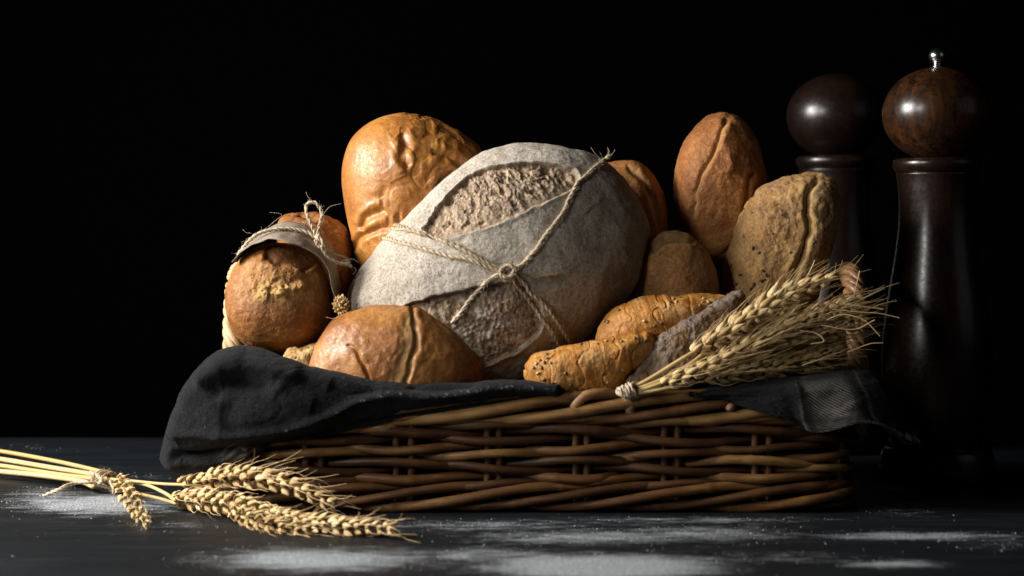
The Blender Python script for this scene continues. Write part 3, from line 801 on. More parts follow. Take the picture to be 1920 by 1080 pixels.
E1 = [(800, 432), (812, 405), (838, 368), (872, 332), (905, 314), (950, 305), (1000, 303), (1045, 310), (1078, 322)]
UP = E1+[(1082, 345), (1050, 368), (1000, 392), (950, 415), (900, 432), (850, 444), (815, 448)]
LOW = [(768, 570), (800, 553), (850, 541), (905, 528), (950, 522), (990, 535), (1008, 560), (1015, 590), (1010, 618), (985, 642), (955, 660), (925, 672), (902, 678), (885, 650), (850, 620), (800, 595)]
def f_artisan(px, py, V, N, fw):
    j = 4*perlin(np.stack([px/18, py/18, px*0], 1))+2*perlin(np.stack([px/7, py/7, px*0+4], 1)); j2 = 4*perlin(np.stack([px/18+30, py/18, px*0], 1))
    ja = .25+.75*sstep(330, 400, py); a = sdf(px+j*ja, py+j2*ja, UP); b = sdf(px+j*.6, py+j2*.6, LOW)
    ins = sstep(-1, 4, a); inl = sstep(-2, 5, b)
    d1, s1, t1 = dpoly(px+.4*j, py+.4*j2, E1)
    al = px*.88-py*.47; ac = px*.47+py*.88; wq = 6*fbm(V*40, 2); crumb = ridged(np.stack([(al+wq)/22, (ac+wq)/50, px*0+3], 1), 3); fine = fbm(V*330, 3); pit = np.minimum(0, fbm(V*85+9, 3)+.20)*1.3
    h = -.0048*np.exp(-(d1/60)**2)*ins - .0006*ins
    core = np.where(d1 < 30, sstep(-2, 5, a), sstep(2, 22, a))
    h += ins*(.15+.85*core)*(.0016*(crumb-.7)+.0005*fine+.0050*pit)
    # raised ear round the upper cut
    h += .0024*np.exp(-((d1)/22)**2)*(1-ins)*sstep(.0, .12, t1)*sstep(0, .10, 1-t1)
    h += .0012*np.exp(-(np.minimum(0, a)/6)**2)*(1-ins)
    dl, sl, tl = dpoly(px+.4*j, py+.4*j2, LOW[:7]); dm, sm, tm = dpoly(px+.5*j, py+.5*j2, LOW[7:13])
    h += inl*(-.0030*np.exp(-(dl/40)**2)-.0015*np.exp(-(dm/14)**2)-.0005)+inl*sstep(0, 16, b)*(.0010*(crumb-.7)+.0010*fine+.0026*pit)
    h += (.0022*np.exp(-(dl/14)**2)+.0018*np.exp(-(dm/6)**2))*(1-inl)
    g, m, *_ = groove(px, py, [(960, 522), (1010, 526), (1070, 520)], 9, .0010, .0006, seed=2); h += g*fw; m = m*.6
    g2, m2, *_ = groove(px, py, [(1100, 395), (1125, 430), (1120, 480)], 30, .0012, 0, jit=14, seed=6); h += g2*fw
    g3, m3, *_ = groove(px, py, [(790, 540), (810, 500), (800, 470)], 40, -.001, 0, seed=7); h += g3*fw
    h += .0030*fbm(V*14+5, 2)+.0008*fbm(V*60, 3)
    fl = np.clip(1.03-.55*sstep(960, 1190, px+.35*(py-450)), 0, 1)*np.clip(1.0+.32*fbm(V*25+2, 4)*sstep(900, 1050, px), .3, 1.05)
    fl *= 1-.45*m2*np.clip(.6+fbm(V*50, 3), 0, 1); fl *= 1-.6*m
    fl *= 1-.45*sstep(610, 700, py)
    fl = fl*(1-.0*ins)
    dust = np.exp(-((px-930)/70)**2-((py-570)/42)**2)+1.3*np.exp(-((px-935)/60)**2-((py-640)/24)**2)+.3*np.exp(-((px-900)/50)**2-((py-600)/30)**2)
    dust *= np.clip(.55+1.3*fbm(V*np.array([60, 60, 110.]), 3), 0, 1); dust += .15*(py < 460)
    insc = sstep(-1, 2, a); inlc = sstep(-1, 2, b)
    near1 = sstep(30, 12, d1)*sstep(0, .1, t1)*sstep(0, .1, 1-t1); near2 = sstep(20, 8, dl)*sstep(0, .1, tl)*sstep(0, .1, 1-tl)
    sh = .0042*sstep(-16, -1, a)*(1-ins)*near1+.0022*sstep(-12, -1, b)*(1-inl)*near2
    return h, {'flour': np.clip(fl, 0, 1), 'score': np.clip(np.maximum(insc, inlc), 0, 1)*fw, 'dust': np.clip(dust, 0, 1), '_shift': sh[:, None]*np.array([.5, 0, -.86])}
artisan = loaf('artisan_loaf', [(655, 560), (680, 505), (712, 462), (760, 408), (812, 350), (870, 305), (930, 277), (1000, 267), (1065, 275), (1125, 293), (1168, 328), (1198, 370), (1217, 430), (1212, 500), (1180, 565), (1120, 630), (1050, 680), (980, 725), (900, 750), (800, 735), (710, 680), (665, 610)],
               .098, .075, .055, M['artisan'], f_artisan, n=230, tilt=(.10, .12), full=(2.2, 1.9))
tag(artisan, 'big flour dusted rustic loaf with two open rough scores, bound with twine in the middle', 'bread')

def f_bun(px, py, V, N, fw):
    h = .0012*fbm(V*30, 3)+.0004*fbm(V*120, 2)
    A = [(772, 572), (782, 600), (785, 640), (775, 680), (762, 720)]
    g, m, d, s, t = groove(px, py, A, 5, .0030, .0007, 7, 4, 1); h += g*fw
    Bp = [(740, 590), (760, 620), (748, 655), (735, 690), (722, 718)]
    g2, m2, d2, s2, t2 = groove(px, py, Bp, 5, .0000, .0003, 5, 6, 2); h += g2*fw
    C = [(655, 640), (675, 655), (690, 680), (702, 720)]
    g3, m3, *_ = groove(px, py, C, 3.5, .0026, .0005, 7, 4, 3); h += g3*fw
    mid = np.clip(sdf(px, py, [(768, 575), (785, 600), (787, 650), (770, 712), (722, 715), (738, 680), (750, 640), (748, 610)]), 0, 14)/14
    h -= .0012*mid*fw; h += .0012*fbm(V*18+8, 2)
    sc = np.clip(.8*m*(s > 0)+.35*m+.42*mid, 0, 1)*fw
    dk = np.clip(.35*fbm(V*28+3, 3)+.1+.45*sstep(20, 60, d)*sstep(800, 860, px), 0, 1)*.6  # mottled bake, plus shade of the right side painted into the crust
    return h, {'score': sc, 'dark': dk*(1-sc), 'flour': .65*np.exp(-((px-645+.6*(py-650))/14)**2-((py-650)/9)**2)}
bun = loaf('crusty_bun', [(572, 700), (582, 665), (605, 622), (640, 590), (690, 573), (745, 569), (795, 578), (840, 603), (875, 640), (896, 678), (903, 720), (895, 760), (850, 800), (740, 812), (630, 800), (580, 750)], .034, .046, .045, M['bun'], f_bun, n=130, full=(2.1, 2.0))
tag(bun, 'round shiny brown bun with a pale split seam, by the dark towel in front', 'bread')

def f_roll(px, py, V, N, fw):
    h = .0010*fbm(V*35, 3)
    g, m, d, s, t = groove(px, py, [(487, 552), (505, 540), (530, 530), (570, 520), (600, 512)], 10, .0015, .0008, 10, 9, 4); h += g*fw
    g2, m2, *_ = groove(px, py, [(500, 470), (530, 478), (570, 480), (598, 500)], 11, .0050, .0015, 8, 3, 6); h += g2*fw
    dx, dy = (px-532)/72, (py-520)/42
    pit = np.exp(-(dx*dx+dy*dy)); lump = ridged(V*60+3, 3)
    h -= .0085*pit*fw
    h += fw*.0040*np.exp(-((px-530)/52)**2-((py-540+.16*(px-530))/17)**2)*np.clip(lump, -.3, 1.6)
    h += .0007*fbm(V*150, 3)*(.4+pit)
    dk = np.clip(1.0*m2+.25*sstep(560, 640, py)*0+.25*fbm(V*60, 3), 0, 1)*.8
    return h, {'score': np.clip(1.1*np.exp(-((px-530)/50)**2-((py-540+.16*(px-530))/17)**2)*np.clip(.5+lump*.6, 0, 1)+.25*pit, 0, .8)*fw*(1-m2), 'dark': dk}
roll = loaf('wrapped_roll', [(424, 560), (428, 528), (440, 500), (460, 476), (490, 460), (525, 455), (560, 462), (590, 480), (608, 508), (618, 545), (620, 582), (612, 620), (590, 648), (555, 660), (515, 660), (475, 652), (445, 630), (428, 598)], .075, .055, .085, M['roll'], f_roll, n=120, full=(2.4, 2.2))
tag(roll, 'brown roll end with a cracked crater, in a paper band at the far left', 'bread')
def f_small(px, py, V, N, fw):
    h = .0022*ridged(V*38+8, 2)+.0006*fbm(V*120, 2)
    g, m, *_ = groove(px, py, [(560, 405), (590, 412), (640, 430)], 7, .003, .0015, seed=8); h += g*fw
    return h, {'dark': np.clip(.3*ridged(V*38+8, 2), 0, .6)}
back_roll = loaf('small_roll', [(528, 415), (545, 405), (580, 402), (615, 408), (640, 425), (652, 450), (662, 490), (664, 530), (655, 570), (625, 600), (585, 590), (555, 540), (535, 480), (525, 440)],   .150, .05, .04, M['roll'], f_small, n=80)
tag(back_roll, 'partly hidden brown roll behind the paper band, beside the golden loaf', 'bread')
def f_chunk(px, py, V, N, fw): return .0018*fbm(V*110, 3), {'dark': np.clip(fbm(V*140, 2), 0, .9), 'score': np.clip(.4+fbm(V*50+5, 2), 0, 1)*.5}
chunk = loaf('bread_chunk', [(530, 668), (545, 655), (575, 650), (600, 645), (610, 680), (600, 710), (560, 712), (532, 690)], .035, .018, .02, M['pale_roll'], f_chunk, n=50)
tag(chunk, 'small speckled piece of bread peeking out between wrapped roll and split bun', 'bread')

def f_rear(px, py, V, N, fw):
    h = .0012*fbm(V*40, 3)
    g, m, *_ = groove(px, py, [(1170, 310), (1205, 345), (1228, 400), (1238, 460)], 6, .0032, .0010, 8, 4, 9); h += g*fw
    return h, {'score': m*.5*fw, 'dark': np.clip(.4*fbm(V*60, 3), 0, 1)}
rear = loaf('long_roll', [(1105, 320), (1140, 303), (1180, 301), (1212, 312), (1236, 345), (1250, 390), (1254, 440), (1248, 500), (1225, 560), (1170, 590), (1110, 560), (1085, 450), (1085, 370)], .19, .04, .04, M['oval'], f_rear, n=90)
tag(rear, 'orange brown roll mostly hidden behind the right side of the floured loaf', 'bread')

def f_oval(px, py, V, N, fw):
    h = .0012*fbm(V*38, 3)+.0005*fbm(V*150, 2)
    g, m, d, s, t = groove(px, py, [(1362, 222), (1350, 245), (1338, 270), (1325, 300), (1302, 345), (1296, 380), (1292, 420)], 5, .0036, .0006, 9, 4, 10); h += g*fw
    h += .0022*np.exp(-(np.maximum(0, d-2)/34)**2)*(s < 0)*fw*sstep(0, .2, t)*.8
    g2, m2, d2, s2, t2 = groove(px, py, [(1405, 320), (1392, 350), (1385, 400), (1370, 450), (1345, 480)], 5, .0042, .0010, 10, 3, 11); h += g2*fw
    g3, m3, *_ = groove(px, py, [(1358, 235), (1352, 270), (1358, 300), (1362, 330)], 12, -.0025, 0, seed=12); h += g3*fw
    return h, {'score': np.clip(.3*m+.2*m2, 0, 1)*fw, 'dark': np.clip(.5*fbm(V*60, 3), 0, 1)*.6}
oval = loaf('oval_roll', [(1265, 330), (1275, 285), (1297, 245), (1325, 220), (1355, 212), (1388, 221), (1412, 248), (1426, 285), (1436, 340), (1435, 400), (1420, 460), (1395, 520), (1340, 545), (1300, 490), (1275, 430), (1265, 380)], .195, .048, .045, M['oval'], f_oval, n=110, full=(2.2, 2.1))
tag(oval, 'tall oval roll with lengthwise splits, upright behind the pale seeded roll', 'bread')

def f_seeded(px, py, V, N, fw):
    h = .0016*fbm(V*40, 3)+.0007*fbm(V*140, 3)
    A = [(1530, 335), (1505, 362), (1500, 395), (1503, 430), (1492, 470), (1475, 510), (1462, 550)]
    g, m, d, s, t = groove(px, py, A, 6, .0048, .0008, 10, 4, 13); h += g*fw
    h += .0016*np.exp(-((d-24)/16)**2)*(s < 0)*fw
    h += .0012*ridged(V*75+6, 2)*np.exp(-((px-1425)/55)**2-((py-400)/70)**2)
    return h, {'score': np.clip(.35*m+.2*np.exp(-((d-14)/10)**2)*(s < 0), 0, 1)*fw, 'flour': .12*np.clip(.4+fbm(V*35+1, 3), 0, 1)*sstep(560, 380, py), 'dark': np.clip(.5*fbm(V*55, 3), 0, 1)*.5}
seeded = loaf('seeded_roll', [(1352, 540), (1362, 490), (1378, 430), (1400, 385), (1432, 350), (1475, 330), (1520, 324), (1553, 333), (1571, 358), (1573, 395), (1563, 450), (1548, 500), (1530, 560), (1510, 630), (1450, 690), (1385, 680), (1350, 610)], .142, .046, .035, M['pale_roll'], f_seeded, n=120, full=(2.6, 2.3))
tag(seeded, 'pale seeded roll with a deep lengthwise crack, leaning at the back right by the mills', 'bread')

def f_round(px, py, V, N, fw):
    h = .0012*fbm(V*40, 3)
    g, m, *_ = groove(px, py, [(1215, 470), (1240, 452), (1268, 446), (1300, 455)], 6, .003, .002, 6, 5, 14); h += g*fw
    return h, {'score': m*.3*fw, 'dark': np.clip(m*.8+.3*fbm(V*50, 2), 0, 1)}
rnd = loaf('round_roll', [(1186, 520), (1195, 480), (1218, 448), (1250, 434), (1285, 440), (1315, 460), (1337, 492), (1347, 530), (1340, 575), (1310, 610), (1255, 625), (1205, 600), (1185, 560)], .115, .042, .04, M['round'], f_round, n=90)
tag(rnd, 'round dull brown roll in shadow between the floured loaf and the pale seeded roll', 'bread')

def pastry_feat(A, Bp, turns, seed):
    A, Bp = np.array(A, float), np.array(Bp, float); ax = Bp-A; L = np.hypot(*ax); ax /= L; nn = np.array([-ax[1], ax[0]])
    def f(px, py, V, N, fw):
        s = ((px-A[0])*ax[0]+(py-A[1])*ax[1])/L; v = (px-A[0])*nn[0]+(py-A[1])*nn[1]
        ph = s*turns+.35*(v/50)+.40*perlin(np.stack([px/30+seed, py/30, px*0], 1))
        saw = (ph % 1.0); st = sstep(0, .12, saw)*(1-.5*saw)
        h = .0020*(st-.5)*np.clip(.8+fbm(V*22+seed, 2), .3, 1.6)
        fine = ridged(np.stack([s*turns*7, v/60+seed, px*0], 1)+.2*V*60, 2)
        h += .00022*fine+.0011*fbm(V*55, 3)+.0016*fbm(V*24+seed, 2)
        return h, {'dark': np.clip(.55*np.exp(-(saw/.16)**2)+.45*fbm(V*50+seed, 3), 0, 1)*.8, 'score': np.clip(.5*fbm(V*40+2, 3), 0, .5)}
    return f
pa = loaf('seeded_pastry', [(1112, 640), (1122, 612), (1145, 585), (1180, 565), (1225, 553), (1265, 555), (1300, 551), (1340, 552), (1362, 556), (1358, 580), (1320, 610), (1270, 640), (1220, 660), (1160, 668), (1120, 660)], .045, .030, .028, M['pastry'], pastry_feat((1112, 640), (1360, 560), 4.3, 3), n=100, full=(2.3, 2.2))
tag(pa, 'long twisted golden pastry with seeds, resting behind the shorter seeded pastry', 'pastry', 'twisted seeded pastries')
pb = loaf('seeded_pastry', [(983, 700), (990, 678), (1012, 662), (1050, 650), (1095, 640), (1140, 632), (1180, 627), (1210, 624), (1226, 636), (1230, 658), (1212, 680), (1180, 700), (1160, 735), (1110, 745), (1050, 742), (1000, 730)], .012, .028, .028, M['pastry'], pastry_feat((984, 700), (1228, 645), 4.6, 11), n=110, full=(2.3, 2.2))
tag(pb, 'short twisted golden pastry with seeds on its blunt end, nearest the rim of the basket', 'pastry', 'twisted seeded pastries')

def f_rye(px, py, V, N, fw):
    d, s, t = dpoly(px, py, [(1175, 722), (1210, 672), (1262, 622), (1330, 580), (1388, 548)])
    h = .0022*fbm(V*70, 4)+.0012*ridged(V*90+3, 2)*np.exp(-(d/30)**2)
    fl = np.clip(.85*np.exp(-(d/7)**2)+.9*np.exp(-((px-1298-.3*(py-620))/9)**2)*(py < 650)+.20*np.clip(.3+fbm(V*45, 3), 0, 1), 0, 1)
    rd = np.exp(-((px-1240)/26)**2-((py-670)/30)**2)
    return h+.0008*fbm(V*200, 3), {'flour': fl*.2, 'dark': np.clip(.5*fbm(V*60, 3), 0, 1)*(1-rd), 'score': rd*.5}
rye = loaf('rye_slice', [(1166, 728), (1180, 700), (1210, 664), (1255, 622), (1300, 594), (1345, 570), (1378, 550), (1392, 548), (1400, 560), (1412, 600), (1390, 640), (1340, 680), (1290, 720), (1230, 745), (1180, 745)], .010, .014, .018, M['rye'], f_rye, n=100, full=(3.5, 2.6), tilt=(0, .25))
tag(rye, 'dark rye wedge with floury crust edge, beneath the wheat bunch at the right', 'bread')

# seeds scattered on crusts
def seeds(ob, pts=None, n=0, box=None, size=(.0026, .0017), mat='seed_dark', name='seeds', lo=0, hi=1):
    mb = MB(); c = 0
    P_ = list(pts or [])
    while len(P_) < n+len(pts or []) and c < n*20:
        c += 1; P_.append((rng.uniform(box[0], box[2]), rng.uniform(box[1], box[3])))
    for (x, y) in P_:
        h = hit(ob, x, y, .0002)
        if h is None: continue
        nn = BVH[ob.name][0].find_nearest(Vector(h))[1]
        a = rng.normal(size=3); a -= np.dot(a, nn)*np.array(nn); a /= np.linalg.norm(a)
        L = size[0]*rng.uniform(.8, 1.3)
        mb.grain(h-a*L/2, a+np.array(nn)*.15, L, size[1]*rng.uniform(.8, 1.2), rng.uniform(lo, hi), side=nn, flat=.7)
    s_ = mb.build(name, M[mat], ob); s_['kind'] = 'stuff'
    return s_
seeds(pb, pts=[(1000, 690), (1006, 682), (1012, 676), (1020, 680), (1026, 672), (1015, 690), (1032, 680), (1008, 700), (1024, 664), (1150, 636), (1136, 640), (1120, 645), (1190, 634), (1165, 640), (1100, 728), (1070, 722), (1036, 718), (1210, 640), (1060, 700), (1130, 700)], n=4, box=(990, 640, 1220, 735), size=(.0038, .0030), mat='seed')
seeds(pa, pts=[(1262, 560), (1268, 566), (1275, 558), (1256, 566), (1320, 560), (1328, 566), (1240, 606), (1208, 602), (1160, 582), (1340, 563), (1312, 572)], n=4, box=(1130, 560, 1350, 640), size=(.0036, .0028), mat='seed')
seeds(seeded, n=26, box=(1360, 350, 1560, 600), size=(.0028, .0019), mat='seed_dark', lo=.4, hi=1)
seeds(seeded, n=14, box=(1362, 450, 1440, 560), size=(.0042, .0026), mat='seed_dark', lo=0, hi=.4)
seeds(chunk, n=9, box=(534, 652, 600, 700), size=(.0040, .0022), mat='seed_dark')

# ------------------------------------------------------------------ paper band and twine on the wrapped roll
def band():
    # strip of kraft paper: left rim -> over the top -> down the right side, with front and rear edges
    front = [(438, 494), (452, 476), (478, 458), (510, 450), (540, 455), (570, 468), (598, 482), (612, 502), (620, 530), (626, 560), (628, 580)]
    rear = [(452, 472), (472, 447), (502, 428), (540, 418), (576, 424), (604, 440), (620, 464), (628, 492), (634, 528), (637, 556), (638, 578)]
    df = np.interp(np.linspace(0, 1, 11), [0, .4, 1], [.045, .030, .045]); dr = df+np.interp(np.linspace(0, 1, 11), [0, .5, 1], [.045, .06, .05])
    A = catmull([P(*p, y) for p, y in zip(front, df)], 8); B = catmull([P(*p, y) for p, y in zip(rear, dr)], 8)
    nv = 14; n = len(A); v = np.linspace(0, 1, nv)
    V = A[:, None]*(1-v)[None, :, None]+B[:, None]*v[None, :, None]
    V = V.reshape(-1, 3); i, j = np.meshgrid(np.arange(n-1), np.arange(nv-1), indexing='ij'); q = i*nv+j
    Q = np.stack([q, q+nv, q+nv+1, q+1], -1).reshape(-1, 4); N = vnormals(V, Q)
    if N[:, 2].mean() < 0: Q = Q[:, ::-1]; N = -N
    V = V+N*(.0014*fbm(V*55, 3)+.001)[:, None]
    m_ = len(V); bnd = list(range(nv))+[k*nv+nv-1 for k in range(1, n)]+[(n-1)*nv+k for k in range(nv-2, -1, -1)]+[k*nv for k in range(n-2, 0, -1)]
    Qe = np.array([[bnd[k], bnd[(k+1) % len(bnd)], bnd[(k+1) % len(bnd)]+m_, bnd[k]+m_] for k in range(len(bnd))])
    o = link_mesh('paper_band', np.vstack([V, V-N*.0006]), np.vstack([Q, Q[:, ::-1]+m_, Qe]), M['paper'])
    tag(o, 'grey brown paper band folded over the far left roll', 'wrapper')
    mb = MB()
    ring_ = [P(446, 478, .05), P(470, 449, .048), P(500, 433, .052), P(540, 429, .058), P(575, 436, .062), P(596, 448, .06)]
    twine(mb, ring_, r=.0016, fuzz=1.6, tint=.75)
    kn = P(597, 452, .055)
    twine(mb, [kn, P(585, 425, .055), P(574, 395, .056), P(577, 382, .058), P(590, 380, .058), P(601, 392, .058), P(603, 405, .057), P(598, 425, .056), P(596, 446, .053)], r=.0015, fuzz=1.3, tint=.7)
    twine(mb, [kn, P(604, 468, .050), P(615, 483, .048), P(632, 492, .05), P(650, 496, .055), P(659, 500, .058)], r=.0016, fuzz=2, tint=.6)
    twine(mb, [P(596, 446, .05), P(604, 452, .049), P(606, 462, .05), P(596, 462, .052), P(593, 450, .052)], r=.0016, fuzz=.6, tint=.5)
    twine(mb, [P(612, 470, .052), P(628, 478, .056), P(645, 482, .06), P(656, 492, .064)], r=.0012, fuzz=1, tint=.35)
    t = mb.build('twine', M['twine'])
    for st, en in (((470, 428), (520, 405)), ((455, 452), (430, 440)), ((600, 395), (580, 362)), ((606, 410), (640, 384)), ((500, 428), (510, 405))): pass
    for pts in ([(503, 425), (517, 413), (528, 402), (505, 398)], [(470, 437), (462, 436), (455, 430)], [(590, 380), (578, 370), (574, 360)], [(604, 405), (618, 388), (640, 382)], [(659, 500), (668, 505), (662, 515)], [(640, 490), (660, 486), (672, 492)]):
        mb2 = MB(); mb2.tube(catmull([P(*p, .055) for p in pts], 5), .00012, .9, k=4, round_ends=False); mb2.build('loose_fibre', M['twine']).parent = t
    tag(t, 'twine with an upright bow loop, tied over the brown paper band', 'twine', 'pieces of jute twine')
band()

# twine bound crosswise round the floured loaf
def loaf_twine():
    mb = MB()
    def strand(pts, r=.0016, fuzz=1.6, tint=.5, lift=1.2, back=0):
        W = []
        for (x, y) in catmull(pts, 6):
            h = hit(artisan, x, y, r*lift)
            if h is not None: W.append(h)
        W = np.array(W)
        # ease over hollows: the string is taut
        d = np.linalg.norm(W, axis=1)
        for _ in range(6):
            S = W.copy(); S[1:-1] = (W[:-2]+W[1:-1]*2+W[2:])/4
            W[:, 1] = np.minimum(W[:, 1], S[:, 1]); 
        W[1:-1] = (W[:-2]+2*W[1:-1]+W[2:])/4
        twine(mb, W[::3] if len(W) > 20 else W, r=r, fuzz=fuzz*1.7, tint=tint, pitch=.012)
        return W
    strand([(1136, 300), (1112, 318), (1086, 342), (1066, 372), (1052, 402), (1030, 430), (1008, 462), (985, 490), (962, 506)], tint=.62, fuzz=1.4)
    strand([(944, 510), (918, 524), (900, 540), (880, 566), (862, 590), (848, 606)], tint=.85)
    strand([(738, 430), (775, 434), (815, 446), (850, 462), (890, 480), (935, 504)], tint=.6, fuzz=1.5)
    strand([(744, 424), (790, 440), (835, 452), (870, 470), (925, 500)], tint=.4, fuzz=1.8)
    strand([(722, 448), (755, 458), (800, 470), (845, 482), (890, 492), (938, 512)], tint=.62, fuzz=1.5)
    strand([(960, 512), (985, 535), (1012, 562), (1035, 592), (1055, 622), (1066, 640)], tint=.45)
    strand([(955, 516), (972, 538), (995, 568), (1018, 598), (1038, 630), (1046, 645)], tint=.38)
    strand([(936, 512), (945, 503), (958, 500), (966, 508), (958, 520), (944, 520), (938, 510)], r=.0019, tint=.55, lift=1.9)
    strand([(968, 512), (1000, 518), (1045, 514)], r=.0007, tint=.2, fuzz=2)
    # strand passes over the shoulder of the loaf at the top right and ends in a frayed tip
    a = hit(artisan, 1132, 302, .002); twine(mb, [a, a+np.array([.004, 0, .0035]), P(1141, 291, a[1]+.0)], r=.0016, fuzz=4, tint=.6)
    t = mb.build('twine', M['twine'])
    y = a[1]
    for pts in ([(1138, 293), (1142, 284), (1139, 276)], [(1130, 300), (1116, 288), (1108, 276)], [(1136, 297), (1150, 286), (1153, 280)], [(1120, 310), (1104, 296), (1094, 292)], [(722, 440), (716, 450), (712, 446)]):
        mb2 = MB(); mb2.tube(catmull([P(*p, y if pts[0][0] > 900 else .09) for p in pts], 5), .00013, .9, k=4, round_ends=False); mb2.build('loose_fibre', M['twine']).parent = t
    tag(t, 'twine crossed and knotted round the big floured loaf', 'twine', 'pieces of jute twine')
loaf_twine()

# ------------------------------------------------------------------ wheat
def ear(path, width, flat_n, ngr, awn, awn_spread, parent_root, grain_len=.0105, awn_dir=None, curl=0.2, seed=0, droop=0.0, tint0=.5, fan=1.0):
    """one wheat ear along a path; flat_n is the direction the broad side faces"""
    g = MB(); aw = MB()
    pts, t = resample(catmull(path, 14), .001); L = t[-1]
    T = np.gradient(pts, axis=0); T /= np.linalg.norm(T, axis=1)[:, None]
    fn = np.array(flat_n, float); fn /= np.linalg.norm(fn)
    for i in range(ngr):
        f = (i+.3)/ngr; k = int(f*(len(pts)-1)); p = pts[k]; tt = T[k]
        side = np.cross(tt, fn); side /= np.linalg.norm(side); up = np.cross(side, tt)
        s = 1 if i % 2 else -1
        sz = (.75+.45*math.sin(math.pi*min(1, f*1.05+.08)))*rng.uniform(.9, 1.1)
        for kk, (so, uo, sp_, upp) in enumerate([(.30, .0, .62, .05), (.16, .42, .30, .42), (.18, -.42, .32, -.38), (.02, .55, .05, .30)]):
            if kk == 3 and i % 2: continue
            b = p+side*s*so*width*.5*sz+up*uo*width*.5*sz
            ax = tt+side*s*sp_*fan+up*upp+rng.normal(0, .09, 3)
            gl = grain_len*sz*rng.uniform(.85, 1.1)
            g.grain(b, ax, gl, width*.265*sz*rng.uniform(.9, 1.12), np.clip(tint0+rng.normal(0, .22), 0, 1), side=up, k=7, n=7)
            # glume husk beside each grain
            if kk < 3:
                g.grain(b-up*.0008*np.sign(uo+.01)+side*s*.0008, ax+side*s*.15, gl*.72, width*.22*sz, np.clip(tint0+.15+rng.normal(0, .2), 0, 1), side=up, k=6, n=5, flat=.45)
            if awn and rng.random() < .8:
                axn = ax/np.linalg.norm(ax); al = awn*rng.uniform(.45, 1.15)
                base = b+axn*gl*.92
                dr = tt*1.0+side*s*awn_spread*rng.uniform(.1, 1)+up*rng.normal(0, awn_spread*.6)
                if awn_dir is not None: dr = dr+np.array(awn_dir)*rng.uniform(.2, 1)
                dr /= np.linalg.norm(dr)
                bend = rng.normal(0, curl, 3)
                q = [base, base+(axn*.5+dr*.5)*al*.25, base+dr*al*.6+bend*al*.08, base+dr*al+bend*al*.28]
                q = catmull(q, 4); q[:, 2] = np.maximum(q[:, 2], .0006)
                aw.tube(q, np.linspace(.00042, .00012, len(q)), np.clip(rng.normal(.5, .25), 0, 1), k=4, round_ends=False)
    e = g.build('wheat_ear', M['grain'])
    a_ = aw.build('awns', M['awn']) if aw.V else None
    if a_: a_.parent = e
    adopt(parent_root, e)
    return e

